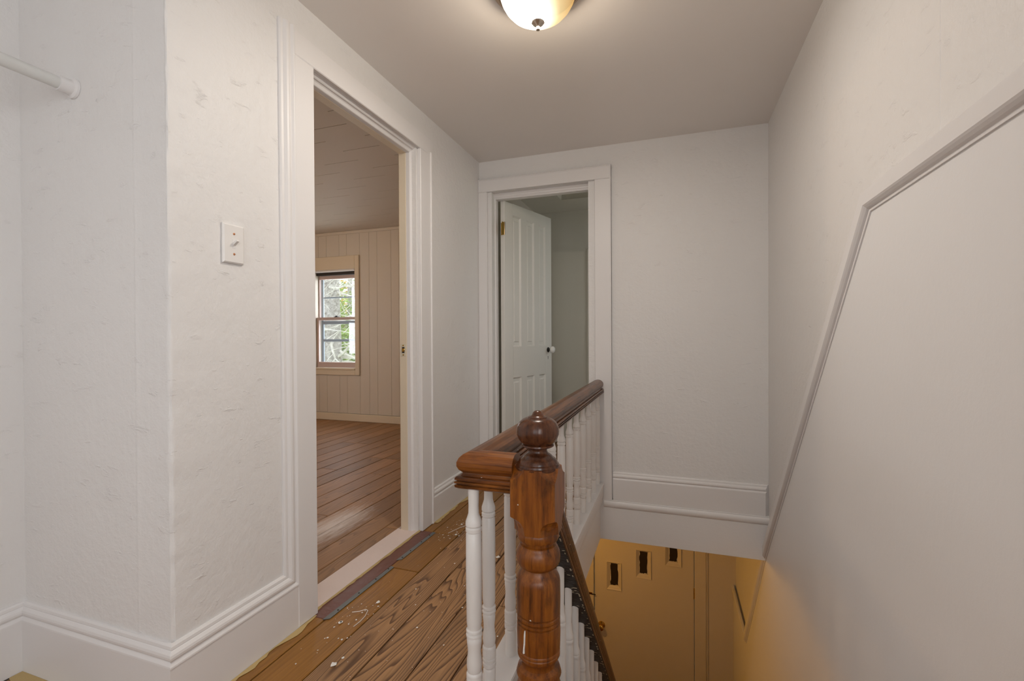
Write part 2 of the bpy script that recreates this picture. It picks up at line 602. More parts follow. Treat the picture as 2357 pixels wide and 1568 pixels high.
def plank(parent, x0, x1, y0, y1, zt, mat, name='plank', th=0.02, g=0.0022, ch=0.0022):
    mb = MB()
    cx, cy = (x0 + x1) / 2, (y0 + y1) / 2
    hx, hy = (x1 - x0) / 2 - g, (y1 - y0) / 2 - g * .8
    # bevelled top only
    bt = [(-hx, -hy), (hx, -hy), (hx, hy), (-hx, hy)]
    tp = [(-hx + ch, -hy + ch), (hx - ch, -hy + ch), (hx - ch, hy - ch), (-hx + ch, hy - ch)]
    mb.v = [(a, b_, -th) for a, b_ in bt] + [(a, b_, -ch) for a, b_ in bt] + [(a, b_, 0) for a, b_ in tp]
    for k in range(4):
        j = (k + 1) % 4
        mb.f += [(k, j, 4 + j, 4 + k), (4 + k, 4 + j, 8 + j, 8 + k)]
    mb.f += [(8, 9, 10, 11), (3, 2, 1, 0)]
    mb.sm = [False] * len(mb.f)
    return mb.obj(name, mat, parent, (cx, cy, zt))


for k in range(6):
    J = joints[k]
    for j in range(len(J) - 1):
        y0, y1 = J[j], J[j + 1]
        x0 = seams[k]
        if k == 0 and j == 1:
            continue                     # the door saddle strip lies here
        mt = M_amber if k in (0, 1) else M_pine
        plank(fl, x0, seams[k + 1], y0, y1, random.uniform(-0.0012, 0.0005), mt)
for k, x0 in enumerate((-1.855, -1.72, -1.585, -1.45, -1.32)):       # alcove boards
    plank(fl, x0, (-1.72, -1.585, -1.45, -1.32, -1.226)[k], YR, YP - .018, 0, M_amber if k < 2 else M_pine)
for k in range(7):                                                    # boards of the stair head
    x0 = -0.487 + k * 0.141
    plank(fl, x0, min(x0 + 0.141, XR - .02), YR, 0.90 if k == 0 else 1.06, 0, M_pine)
nos = MB().box(-0.235, XR - .02, 1.04, 1.085, -0.03, 0.001, .008)
nos.obj('nosing', M_pine, fl)
# ochre undercoat showing along the foot of the wall, paint-masking edge
oc = MB()
for (x0, ya, yb, side) in ((-1.2215, 0.86, 1.35, 1), (-1.2215, 2.235, 2.9, 1)):
    y = ya
    rnd = random.Random(3)
    prev = 0.022
    while y < yb:
        y2 = min(yb, y + rnd.uniform(.012, .03))
        nw = max(.004, min(.026, prev + rnd.uniform(-.010, .010)))
        oc.quad((x0, y, .0012), (x0 + prev, y, .0012), (x0 + nw, y2, .0012), (x0, y2, .0012))
        prev, y = nw, y2
prev, x = .03, -1.855
rnd = random.Random(5)
while x < -1.25:
    x2 = x + rnd.uniform(.015, .03)
    nw = max(.015, min(.07, prev + rnd.uniform(-.015, .015)))
    oc.quad((x, YP - .0185, .0012), (x2, YP - .0185, .0012), (x2, YP - .0185 - nw, .0012), (x, YP - .0185 - prev, .0012))
    prev, x = nw, x2
oc.obj('ochre_edge_paint', M_ochre, fl)

# ---- left wall (with bedroom doorway) and the wall that closes the alcove: one continuous plaster skin
wl = MB()
T = 0.095
wl.box(XL - T, XL, YP + .05, 1.30, 0, ZBC)          # pier
wl.box(XL - T, XL, 2.10, YB + .1, 0, ZBC)
wl.box(XL - T, XL, 1.30, 2.10, 2.0, ZBC)
wl.box(-5.0, XL - T, YP + .02, YP + .12, 0, ZBC)
# plaster skin, uneven near the arris
sec = []
for x in [XA + k * 0.05 for k in range(11)]:
    sec.append((x, YP))
for x in (-1.372, -1.3685, -1.366, -1.3635, -1.36, -1.33, -1.305, -1.285, -1.27, -1.26, -1.252, -1.2465):
    sec.append((x, YP))
sec.append((XL, YP))
for y in (0.0055, .011, .018, .028, .042, .065, .10, .16, .24, .33, .42, .445):
    sec.append((XL, YP + y))
nz = 150
i0 = len(wl.v)
for j in range(nz + 1):
    z = ZC * j / nz
    lean = (z - 1.0) * -0.005
    for (x, y) in sec:
        d = abs(x - XL) + abs(y - YP)
        nv = noise.noise(Vector((x * 9, y * 9, z * 14))) + 0.5 * noise.noise(Vector((x * 30, y * 30, z * 45)))
        amp = 0.0035 * math.exp(-d / 0.03) + 0.0009
        bump = 0.0
        if abs(x + 1.366) < 0.003 and y == YP:
            bump = 0.0008
        if abs(x - XL) < 1e-6 and y > YP:
            wl.v.append((x + nv * amp + .0005, y + lean * math.exp(-d / .1), z))
        elif y == YP and x < XL - 1e-6:
            wl.v.append((x + lean * math.exp(-d / .1) * .3, y - nv * amp - bump, z))
        else:
            wl.v.append((x - .002 + nv * amp, y + .002 + lean - nv * amp, z))
ns = len(sec)
for j in range(nz):
    for k in range(ns - 1):
        a = i0 + j * ns + k
        wl.f.append((a, a + 1, a + 1 + ns, a + ns))
        wl.sm.append(True)
struct(wl.obj('wall_left', M_wall), 'lumpy white plaster wall with the bedroom doorway and a rough outer corner', 'wall')

# ---- alcove side wall and wall behind the landing
struct(MB().box(XA - .1, XA, YR - .1, YP + .02, 0, ZC + .1).obj('wall_alcove', M_wall), 'white plaster side wall of the closet alcove', 'wall')
struct(MB().box(XA - .1, -.75, YR - .1, YR, ZF, ZC + .1).box(.25, XR + .1, YR - .1, YR, ZF, ZC + .1).box(-.75, .25, YR - .1, YR, ZF, .8)
       .box(-.75, .25, YR - .1, YR, 1.95, ZC + .1).obj('wall_rear', M_wall), 'white plaster wall at the end of the landing', 'wall')

# ---- back wall with the small-room doorway
wb = MB()
wb.box(XL - T, -1.15, YB, YB + .1, 0, ZC + .1)
wb.box(-0.50, XR, YB, YB + .1, ZF + .0, ZC + .1)
wb.box(-1.15, -0.50, YB, YB + .1, 2.0, ZC + .1)
struct(wb.obj('wall_back', M_wall), 'white wall at the far side of the stairwell with the small-room doorway', 'wall')
fb = MB().box(-0.43, XR, YB - .022, YB + .0, ZF - .003, -0.008)
fb.box(-0.43, XR, YB + .0, YB + .1, ZF - .003, 0)
fo = struct(fb.obj('trim_1', M_smooth), 'plain white fascia board under the far wall, above the stairs', 'trim')
half = [(0.028 * math.sin(a) , 0.0) for a in (0,)]
pr = [(-.024, 0)] + [(-.024 + .024 * (1 - math.cos(a)) , .013 + .017 * math.sin(a)) for a in [math.pi * k / 8 for k in range(9)]] + [(.024, 0)]
MB().sweep([(XR, YB - .0, -.034), (-.405, YB - .0, -.034)], pr, (0, -1, 0), smooth=True).obj('nosing_bead', M_trim, fo)

# ---- right wall, down into the lower storey
wr = MB()
wr.box(XR, XR + .1, YR - .1, -1.30, ZL, ZC + .1)
wr.box(XR, XR + .1, -0.30, 3.35, ZL, ZC + .1)
wr.box(XR, XR + .1, 4.0, YD + .1, ZL, ZC + .1)
wr.box(XR, XR + .1, 3.35, 4.0, ZL, .9)
wr.box(XR, XR + .1, 3.35, 4.0, 1.8, ZC + .1)
wr.box(XR, XR + .1, -1.30, -0.30, ZL, 0.75)
wr.box(XR, XR + .1, -1.30, -0.30, 1.95, ZC + .1)
wr.prism([(1.159, 0), (1.1605, .0012), (1.1635, .0012), (1.165, 0)], lambda a, b_, d: (XR - b_ + .0002, a, d), 1.37, ZC)
struct(wr.obj('wall_right', M_wallr), 'tall white plaster wall beside the stairs', 'wall')
WT = .018
poly = [(YR, ZL), (YR, 1.372), (1.456, 1.340), (2.94, -0.262), (3.646, -1.156), (YD, -1.168), (YD, ZL)]
wp = MB().prism(poly, lambda a, b_, d: (d, a, b_), XR - WT, XR - .0)
wp = MB()
wp.prism([(YR, -.02), (YR, .75), (-1.30, .75), (-1.30, -.02)], lambda a, b_, d: (d, a, b_), XR - WT, XR)
wp.prism([(-1.30, -.02), (-1.30, .75), (-.30, .75), (-.30, -.02)], lambda a, b_, d: (d, a, b_), XR - WT, XR)
wp.prism([(-.30, ZL), (-.30, 1.360), (1.456, 1.340), (2.94, -0.262), (3.646, -1.156), (YD, -1.168), (YD, ZL)],
         lambda a, b_, d: (d, a, b_), XR - WT, XR)
wo = struct(wp.obj('trim_2', M_smooth), 'smooth white wainscot panelling that follows the stairs down the tall wall', 'trim')
prw = [(-.020, 0), (-.0195, .004), (-.013, .0045), (-.010, .010), (-.005, .015), (-.001, .018), (.002, .018), (.034, .018), (.036, .015), (.036, 0)]
MB().sweep([(XR - WT + .0005, -.30, 1.362), (XR - WT + .0005, 1.456, 1.342), (XR - WT + .0005, 2.94, -0.260),
            (XR - WT + .0005, 3.646, -1.154), (XR - WT + .0005, YD, -1.166)],
           [(-a, h) for a, h in prw], (-1, 0, 0)).obj('wainscot_cap', M_trim, wo)

# ---- ceiling of the hall
struct(MB().box(XA - .1, XR + .1, YR - .1, YP + .02, ZC, ZC + .12).box(XL, XR + .1, YP + .02, YB + .1, ZC, ZC + .12).obj('ceiling', M_ceil), 'smooth white painted ceiling over the hall', 'ceiling')

# ---- baseboards
board = [(0, 0), (0, .018), (.150, .018), (.152, .016), (.152, 0)]
cap = [(.150, 0), (.150, .018), (.154, .0175), (.161, .012), (.163, .0115), (.165, .0135), (.170, .0165), (.176, .017), (.182, .0155),
       (.188, .011), (.190, .009), (.192, .0095), (.199, .0085), (.2035, .005), (.204, 0)]


def base(name, p0, p1, nrm, e0, e1, label, zs=1.0, cap_too=True, mat=None, z0=0.0):
    mat = mat or M_trim
    # side must point up: nrm x t = up
    P0, P1 = Vector(p0), Vector(p1)
    P0.z = P1.z = z0
    if Vector(nrm).cross(P1 - P0).z < 0:
        P0, P1, e0, e1 = P1, P0, e1, e0
    o = struct(MB().sweep([P0, P1], [(a * zs, h) for a, h in board], nrm, e0, e1).obj(name, mat), label, 'baseboard')
    if cap_too:
        MB().sweep([P0, P1], [(a * zs, h) for a, h in cap], nrm, e0, e1).obj('cap_moulding', mat, o)
    return o


o = base('baseboard_left', (XL, YP, 0), (XL, 1.276, 0), (1, 0, 0), 1, 0, 'moulded white baseboard between rough corner and bedroom door casing', cap_too=False)
# cap moulding turns up at the casing and becomes its back band
MB().sweep([(XL, YP, .177), (XL, 1.252, .177), (XL, 1.247, 2.071)], [(-(a - .177), h * 1.25) for a, h in cap][::-1], (1, 0, 0), 0, 0).obj('cap_moulding', M_trim, o) \
    if False else None
capc = [((a - .177), h * 1.15) for a, h in cap]
MB().sweep([(XL, YP, .177), (XL, 1.249, .177), (XL, 1.244, 2.071)], capc, (1, 0, 0), 1, 0).obj('cap_moulding', M_trim, o)
base('baseboard_front', (XA, YP, 0), (XL, YP, 0), (0, -1, 0), -1, 1, 'moulded white baseboard on the alcove end wall under the closet rod')
base('baseboard_alcove', (XA, YR, 0), (XA, YP, 0), (1, 0, 0), -1, -1, 'moulded white baseboard along the alcove side wall')
base('baseboard_hall', (XL, 2.229, 0), (XL, YB - .018, 0), (1, 0, 0), 0, 0, 'short white baseboard between the two doorways', zs=.86)
base('baseboard_back', (-.350, YB, 0), (XR, YB, 0), (0, -1, 0), 0, -1, 'white baseboard on the far stairwell wall above the nosing bead', zs=.86, z0=-.01)

# ---- bedroom doorway: casing boards, jamb moulding, cream inner jamb, strike plate
d1 = empty('trim_3')
struct(d1, 'white flat door casing around the bedroom doorway', 'door casing')
MB().box(XL, XL + .020, 1.271, 1.364, 0.0, 1.975, .003).obj('casing_board', M_trim, d1)
MB().box(XL, XL + .020, 2.114, 2.229, 0.0, 1.975, .003).obj('casing_board', M_trim, d1)
MB().box(XL, XL + .020, 1.271, 2.229, 1.9752, 2.062, .003).obj('casing_board', M_trim, d1)
MB().box(XL, XL + .026, 2.214, 2.229, 0.0, 1.99, .003).obj('back_band', M_trim, d1)
XJ = XL + .020
path = [(XJ, 1.364, -.002), (XJ, 1.364, 1.975), (XJ, 2.114, 1.975), (XJ, 2.114, -.002)]
jm = [(0.03, -.0195), (-.0008, -.0195), (-.0012, -.026), (-.003, -.028), (-.006, -.030), (-.009, -.034), (-.010, -.040), (-.013, -.044), (-.018, -.047),
      (-.0225, -.050), (-.024, -.053), (-.024, -.072), (0.03, -.072)]
MB().sweep(path, jm, (1, 0, 0)).obj('jamb_moulding', M_trim, d1)
jc = [(.03, -.0725), (-.0235, -.0725), (-.0255, -.074), (-.0255, -.112), (-.0235, -.115), (.03, -.115)]
MB().sweep(path, jc, (1, 0, 0)).obj('jamb', M_cream, d1)
sp = MB().box(XJ - .108, XJ - .078, 2.0875, 2.0890, .905, .968, .0006).obj('strike_plate', M_residue, d1)
MB().box(XJ - .100, XJ - .086, 2.0868, 2.0876, .922, .952).obj('strike_hole', M_black, sp)
MB().lathe([(.004, 0), (.004, .0012)], XJ - .093, 2.0864, .961, 8, 'Y').obj('screw', M_brass, sp)
MB().lathe([(.004, 0), (.004, .0012)], XJ - .093, 2.0864, .912, 8, 'Y').obj('screw', M_brass, sp)
MB().lathe([(.007, 0), (.009, .002), (.006, .006), (0.0005, .007)], XJ - .091, 2.081, .937, 12, 'Y', True).obj('latch_tongue', M_brass, sp)

# ---- threshold: pinkish saddle, oxblood strip, zinc edging
th = MB().box(-1.362, -1.240, 1.34, 2.14, -.021, .006, .004)
tho = struct(th.obj('sill_1', M_thresh), 'worn pinkish-white wooden door saddle in the bedroom doorway', 'threshold')
rs_ = MB().box(-1.240, -1.171, 1.342, 2.123, -.021, .0005, .002)
rs_.obj('painted_strip', M_red, tho)
for (y0, y1) in ((1.335, 1.742), (1.80, 2.118)):
    MB().prism([(-1.177, y0), (-1.156, y0 + .012), (-1.149, y1), (-1.167, y1 + .004)], lambda a, b_, d: (a, b_, d), .0006, .0022).obj('zinc_strip', M_zinc, tho)
for i, y in enumerate((1.40, 1.52, 1.63, 1.72, 1.83, 1.90, 2.0, 2.08)):
    MB().lathe([(.0035, .0022), (.003, .0034), (.0005, .0038)], -1.1635, y, 0, 8).obj('nail_head', M_black, tho)
rg = MB()
y, prev = 1.35, .004
rnd = random.Random(8)
while y < 2.12:
    y2 = y + rnd.uniform(.015, .04)
    nw = rnd.uniform(.002, .009)
    rg.quad((-1.241, y, .0064), (-1.241 + prev, y, .0012), (-1.241 + nw, y2, .0012), (-1.241, y2, .0064))
    prev, y = nw, y2
rg.obj('ragged_paint_edge', M_ochre, tho)

# ---- small-room doorway in the back wall
d2 = empty('trim_4')
struct(d2, 'white flat door casing around the small-room doorway in the far wall', 'door casing')
YC = YB - .020
MB().box(XL, -1.178, YC, YB, 0, 1.977, .003).obj('casing_board', M_trim, d2)
MB().box(-.458, -.356, YC, YB, -.012, 1.977, .003).obj('casing_board', M_trim, d2)
MB().box(XL, -.356, YC, YB, 1.9772, 2.062, .003).obj('casing_board', M_trim, d2)
bb = [(0, 0), (0, .024), (.004, .026), (.006, .022), (.010, .022), (.013, .012), (.013, 0)]
MB().sweep([(-.356, YB, .160), (-.356, YB, 2.062), (XL, YB, 2.062)], bb, (0, -1, 0)).obj('back_band', M_trim, d2)
path = [(-1.178, YC, -.002), (-1.178, YC, 1.977), (-.458, YC, 1.977), (-.458, YC, -.002)]
j2 = [(.02, -.0195), (-.0008, -.0195), (-.0010, -.056), (-.006, -.058), (-.010, -.063), (-.014, -.066), (-.022, -.068), (-.026, -.072), (-.034, -.075),
      (-.036, -.080), (-.036, -.120), (.02, -.120)]
MB().sweep(path, [(a, h) for a, h in j2], (0, -1, 0)).obj('jamb_moulding', M_trim, d2)

# ================================================================== SMALL ROOM behind the far wall
RX0, RX1, RY1 = XL, XR, 4.34
srf = struct(MB().box(RX0, RX1, YB + .1, RY1 + .1, ZF, -.021).obj('small_room_floor', M_dark), 'brown board floor of the small room', 'floor')
for k in range(13):
    x0 = RX0 + .002 + k * .135
    if x0 < RX1 - .03:
        plank(srf, x0, min(x0 + .135, RX1), YB + .1, RY1, 0, M_pine)
struct(MB().box(-1.145, -.495, YB - .02, YB + .1, -.02, .008, .003).obj('sill_2', M_amber), 'amber wooden saddle in the small-room doorway', 'threshold')
rc = MB()
HX0, HX1, HY0, HY1 = -0.905, -0.35, 3.45, 3.955
rc.box(RX0, HX0, YB + .1, RY1, ZC, ZC + .14)
rc.box(HX1, RX1, YB + .1, RY1, ZC, ZC + .14)
rc.box(HX0, HX1, YB + .1, HY0, ZC, ZC + .14)
rc.box(HX0, HX1, HY1, RY1, ZC, ZC + .14)
rco = struct(rc.obj('small_room_ceiling', M_room), 'grey-green ceiling of the small room with a recessed attic hatch', 'ceiling')
MB().box(HX0, HX1, HY0, HY1, ZC + .10, ZC + .13).obj('hatch_panel', M_room, rco)
MB().box(HX0 - .0, HX1, HY1 - .006, HY1 + .004, ZC - .006, ZC + .0, .002).obj('hatch_trim', M_room, rco)
MB().box(HX0 - .035, HX0, HY0, HY1 + .004, ZC - .006, ZC + .0, .002).obj('hatch_trim', M_room, rco)
struct(MB().box(RX0, RX1, RY1, RY1 + .1, 0, ZC + .1).obj('small_room_wall_back', M_room), 'plain grey-green wall inside the small room', 'wall')
c3 = empty('door_3')
struct(c3, 'flat painted closet door with plain casing inside the small room', 'door')
MB().box(-.752, -.66, RY1 - .014, RY1, 0, 1.82, .003).obj('casing_board', M_room, c3)
MB().box(-.752, .03, RY1 - .014, RY1, 1.8202, 1.90, .003).obj('casing_board', M_room, c3) if False else None
MB().box(-.66, -.04, RY1 - .006, RY1, 0.005, 1.815, .002).obj('door_slab', M_room, c3)
MB().box(-.04, .05, RY1 - .014, RY1, 0, 1.82, .003).obj('casing_board', M_room, c3)

# open six-panel door
HP = Vector((-1.128, 3.035, 0))
FP = Vector((-0.944, 3.62, 0))
ang = math.atan2(FP.y - HP.y, FP.x - HP.x)
LW, LT, LH = (FP - HP).length, .034, 1.935
dl = empty('door_2', (HP.x, HP.y, 0.008), ang)
struct(dl, 'open white six-panel door of the small room with a porcelain knob', 'door')
lb = MB()
xs = [0, .098, .198, .268, .368, .432, .525, LW]
rows = [(0.19, .706), (.925, 1.853)]
# local +x along width, +y toward the back; visible face is -y
for i in (0, 2, 4, 6):
    lb.box(xs[i], xs[i + 1], -LT, 0, 0, LH, .002 if i in (0, 6) else 0)
zz = [0, rows[0][0], rows[0][1], rows[1][0], rows[1][1], LH]
for k in range(3):
    for (z0, z1) in ((zz[0], zz[1]), (zz[2], zz[3]), (zz[4], zz[5])):
        lb.box(xs[1 + 2 * k], xs[2 + 2 * k], -LT, 0, z0, z1)
lb.obj('door_frame', M_door, dl)
for k in range(3):
    for (z0, z1) in rows:
        x0, x1 = xs[1 + 2 * k], xs[2 + 2 * k]
        pb = MB()
        pb.box(x0, x1, -LT + .012, -.010, z0, z1)
        # raised field
        q = .020
        a = [(x0 + q, z0 + q * 1.6), (x1 - q, z0 + q * 1.6), (x1 - q, z1 - q * 1.6), (x0 + q, z1 - q * 1.6)]
        c_ = [(x0 + q + .006, z0 + q * 1.6 + .006), (x1 - q - .006, z0 + q * 1.6 + .006), (x1 - q - .006, z1 - q * 1.6 - .006), (x0 + q + .006, z1 - q * 1.6 - .006)]
        for e in range(4):
            f_ = (e + 1) % 4
            pb.quad((a[e][0], -LT + .012, a[e][1]), (a[f_][0], -LT + .012, a[f_][1]), (c_[f_][0], -LT + .007, c_[f_][1]), (c_[e][0], -LT + .007, c_[e][1]))
        pb.quad(*[(p[0], -LT + .007, p[1]) for p in c_])
        po = pb.obj('panel', M_door, dl)
        # sloped sticking round the panel
        st = MB()
        w1 = .009
        oo = [(x0, z0), (x1, z0), (x1, z1), (x0, z1)]
        ii = [(x0 + w1, z0 + w1), (x1 - w1, z0 + w1), (x1 - w1, z1 - w1), (x0 + w1, z1 - w1)]
        for e in range(4):
            f_ = (e + 1) % 4
            st.quad((oo[e][0], -LT + .001, oo[e][1]), (oo[f_][0], -LT + .001, oo[f_][1]), (ii[f_][0], -LT + .0119, ii[f_][1]), (ii[e][0], -LT + .0119, ii[e][1]))
        st.obj('sticking', M_door, po)
kz, kx = .893, LW - .052
kn = MB().lathe([(.020, 0), (.0195, -.003), (.013, -.006), (.009, -.008), (.008, -.020)], kx, -LT, kz, 20, 'Y').obj('rosette', M_black, dl)
MB().lathe([(.009, -.020), (.012, -.024), (.022, -.030), (.027, -.040), (.026, -.048), (.018, -.056), (.0005, -.059)], kx, -LT, kz, 24, 'Y').obj('knob', M_porc, kn)
MB().prism([(-.0022, -.012), (.0022, -.012), (.0018, .002), (.004, .006), (.002, .011), (-.002, .011), (-.004, .006), (-.0018, .002)],
           lambda a, b_, d: (kx - .004 + a, d, kz - .062 + b_), -LT - .0008, -LT + .001).obj('keyhole', M_black, dl)
# brass butt hinges at the hinge edge
for hz in (1.70, .22):
    hg = MB().box(-.0015, .0, -LT + .001, -.006, hz, hz + .085).obj('hinge', M_brass, dl)
    MB().box(-.030, -.0016, -LT - .0035, -LT - .0015, hz, hz + .085).obj('hinge_leaf', M_brass, hg)
    MB().lathe([(.0045, 0), (.0045, .085), (.003, .089), (.0005, .091)], -.002, -LT - .004, hz, 10).obj('hinge_pin', M_nickel, hg)

# ================================================================== BEDROOM
bf = struct(MB().box(-5.0, XL - T - .03, YP + .12, YW, ZF, -.021).obj('bedroom_floor', M_dark), 'grey-brown worn pine floorboards of the bedroom', 'floor')
bs = [-1.362, -1.44, -1.57, -1.705, -1.838, -1.98, -2.113, -2.267, -2.412, -2.559, -2.70, -2.85, -3.005, -3.15, -3.29, -3.43, -3.57, -3.71, -3.85, -3.99, -4.13,
      -4.27, -4.41, -4.55, -4.69, -4.83, -4.98]
for k in range(len(bs) - 1):
    j = random.choice((2.9, 3.3, 3.7, 2.4))
    if k == 0: J = [YP + .12, 2.10, YW]
    elif k == 4: J = [YP + .12, 2.135, YW]
    elif k in (1, 2, 3): J = [YP + .12, YW]
    else: J = [YP + .12, j, YW]
    for q in range(len(J) - 1):
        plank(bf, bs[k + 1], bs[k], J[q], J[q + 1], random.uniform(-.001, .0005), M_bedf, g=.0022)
WX0, WX1, WZ0, WZ1 = -4.20, -3.595, .634, 1.81
bw = MB()
bw.box(-5.1, WX0, YW, YW + .12, ZF, ZBC + .1)
bw.box(WX1, XL - .0, YW, YW + .12, ZF, ZBC + .1)
bw.box(WX0, WX1, YW, YW + .12, ZF, WZ0)
bw.box(WX0, WX1, YW, YW + .12, WZ1, ZBC + .1)
bwo = struct(bw.obj('bedroom_wall_back', M_bedw), 'tan grooved panel wall of the bedroom with the window', 'wall')
gx = [-2.992 + .30, -2.992 + .2, -2.992 + .106, -2.992, -3.098, -3.288, -3.40, -3.534]
gx = [-1.5, -1.7, -1.81, -2.0, -2.10, -2.3, -2.42, -2.60, -2.70, -2.89, -2.992, -3.098, -3.288, -3.40, -3.534, -3.72, -3.83, -4.02, -4.14, -4.33, -4.5, -4.7, -4.85, -5.0]
for k in range(len(gx) - 1):
    x1, x0 = gx[k], gx[k + 1]
    segs = [(.09, ZBC)]
    if x0 < WX1 + .06 and x1 > WX0 - .06:
        if x0 >= WX1 - .07:
            segs = [(.09, ZBC)]
        segs = [(.09, WZ0 - .02), (WZ1 + .02, ZBC)] if not (x1 > WX1 and x0 >= WX1) else segs
    for (z0, z1) in segs:
        MB().box(x0 + .0005, x1 - .0005, YW - .008, YW, z0, z1, .0022).obj('panel_board', M_bedw, bwo)
struct(MB().box(-5.1, -5.0, YP, 2.1, ZF, ZBC + .1).box(-5.1, -5.0, 3.1, YW + .12, ZF, ZBC + .1).box(-5.1, -5.0, 2.1, 3.1, ZF, .7)
       .box(-5.1, -5.0, 2.1, 3.1, 1.85, ZBC + .1).obj('bedroom_wall_left', M_bedw), 'tan side wall of the bedroom', 'wall')
struct(MB().box(XL - T, XL, YB + .1, YW + .1, 0, ZBC + .1).obj('bedroom_wall_right', M_bedw),
       'tan dividing wall between the bedroom and the small room', 'wall')
bco = struct(MB().box(-5.1, XL, YP, YW + .12, ZBC + .012, ZBC + .13).obj('bedroom_ceiling', M_dark), 'bedroom ceiling of staggered square tiles', 'ceiling')
tw, tl = .302, .335
tmesh = None
for cx in range(12):
    x1 = -1.846 + (2 - cx) * tw + 0.0
    off = (0.165 if cx % 2 else 0.0) - .02
    for cy in range(13):
        y0 = .86 + off + cy * tl - .18
        xa, xb = max(x1 - tw, -4.999), min(x1, XL - T)
        ya, yb = max(y0, YP + .12), min(y0 + tl, YW - .008)
        if xb - xa < .03 or yb - ya < .03:
            continue
        drop = .005 if x1 > -1.8 else 0.0
        full = abs(xb - xa - tw) < 1e-6 and abs(yb - ya - tl) < 1e-6
        if full and tmesh:
            link('ceiling_tile', tmesh, bco, ((xa + xb) / 2, (ya + yb) / 2, ZBC - drop))
        else:
            hx, hy = (xb - xa) / 2, (yb - ya) / 2 - .0026
            ob = MB().box(-hx, hx, -hy, hy, 0, .016).obj('ceiling_tile', M_bedc, bco, ((xa + xb) / 2, (ya + yb) / 2, ZBC - drop))
            if full:
                tmesh = ob.data
cr = [(0, 0), (0, .014), (.012, .016), (.022, .012), (.034, .008), (.036, 0)]
MB().sweep([(XL - T, YW - .008, ZBC - .036), (-5.0, YW - .008, ZBC - .036)], cr, (0, -1, 0)).obj('cornice', M_bedw, bwo) if False else None
MB().box(-5.0, XL - T, YW - .022, YW - .008, ZBC - .036, ZBC - .001, .004).obj('cornice_strip', M_bedw, bwo)
struct(MB().box(-5.0, XL - T, YW - .030, YW - .008, 0, .088, .006).obj('baseboard_bedroom', M_cream), 'cream baseboard under the bedroom window wall', 'baseboard')

# window
wn = empty('window_1', (0, 0, 0))
struct(wn, 'double-hung bedroom window with mauve sashes and slate-blue storm frame', 'window')
ys = YW - .008
MB().box(WX1, WX1 + .062, ys - .02, ys, .552, 1.992, .005).obj('casing_board', M_cream, wn)
MB().box(WX0 - .062, WX0, ys - .02, ys, .552, 1.992, .005).obj('casing_board', M_cream, wn)
MB().box(WX0, WX1, ys - .018, ys, WZ1 + .022, 1.992, .004).obj('casing_board', M_cream, wn)
MB().box(WX0, WX1, ys - .018, ys, .552, WZ0 - .018, .004).obj('apron', M_cream, wn)
MB().box(WX0, WX1, ys - .026, YW + .03, WZ0 - .018, WZ0 + .004, .004).obj('stool', M_cream, wn)
MB().box(WX0, WX1, ys - .024, ys, WZ1, WZ1 + .022, .003).obj('head_stop', M_trim, wn)
MB().box(WX0, WX1, YW + .02, YW + .05, WZ1 - .034, WZ1, .002).obj('shade_pocket', M_dark, wn)


def sash(z0, z1, y, top, bot, side, midz, lab):
    s = empty('sash')
    s.parent = wn
    s['label'] = lab
    xa, xb = WX0 + .004, WX1 - .002
    MB().box(xa, xa + side, y, y + .03, z0, z1, .003).obj('stile', M_sash, s)
    MB().box(xb - side, xb, y, y + .03, z0, z1, .003).obj('stile', M_sash, s)
    MB().box(xa + side, xb - side, y, y + .03, z1 - top, z1, .003).obj('rail', M_sash, s)
    MB().box(xa + side, xb - side, y, y + .03, z0, z0 + bot, .003).obj('rail', M_sash, s)
    MB().box(xa + side, xb - side, y + .014, y + .017, z0 + bot, z1 - top).obj('pane', M_glass, s)
    return s


sash(1.222, 1.776, YW + .058, .045, .034, .012, 1.5, 'upper mauve sash')
sash(.640, 1.258, YW + .020, .034, .066, .030, .97, 'lower mauve sash')
st = empty('storm_frame')
st.parent = wn
xa, xb = WX0 + .008, WX1 - .004
MB().box(xa, xa + .034, YW + .095, YW + .115, .64, 1.80, .003).obj('stile', M_storm, st)
MB().box(xb - .02, xb, YW + .095, YW + .115, .64, 1.80, .003).obj('stile', M_storm, st)
for (z, h) in ((1.506, .017), (.972, .030), (1.195, .042), (1.79, .02), (.655, .02)):
    MB().box(xa + .034, xb - .02, YW + .097, YW + .113, z - h / 2, z + h / 2, .002).obj('bar', M_storm, st)
lk = MB().box(-3.94, -3.89, YW + .028, YW + .055, 1.258, 1.268, .003).obj('sash_lock', M_black, wn)
MB().lathe([(.012, 0), (.012, .008), (.004, .012)], -3.915, YW + .04, 1.268, 10).obj('lock_cam', M_black, lk)

# bedroom ceiling lamp, out of sight from the hall but lighting the room
bl = empty('bedroom_ceiling_light', (-3.75, 2.35, ZBC))
tag(bl, 'plain flush ceiling light of the bedroom', 'ceiling light')
MB().lathe([(.12, 0), (.13, -.02), (.125, -.03)], 0, 0, 0, 24).obj('pan', M_bronze, bl)
MB().lathe([(.12, -.028), (.11, -.06), (.07, -.085), (.0005, -.095)], 0, 0, 0, 24, caps=False).obj('bowl', M_bowl, bl)
l = D.lights.new('bedroom_bulb', 'POINT')
l.energy, l.color, l.shadow_soft_size = 19, (1.0, 0.58, 0.23), .05
lo = D.objects.new('bedroom_bulb', l)
lo.location = (-3.75, 2.35, ZBC - .12)
COL.objects.link(lo)

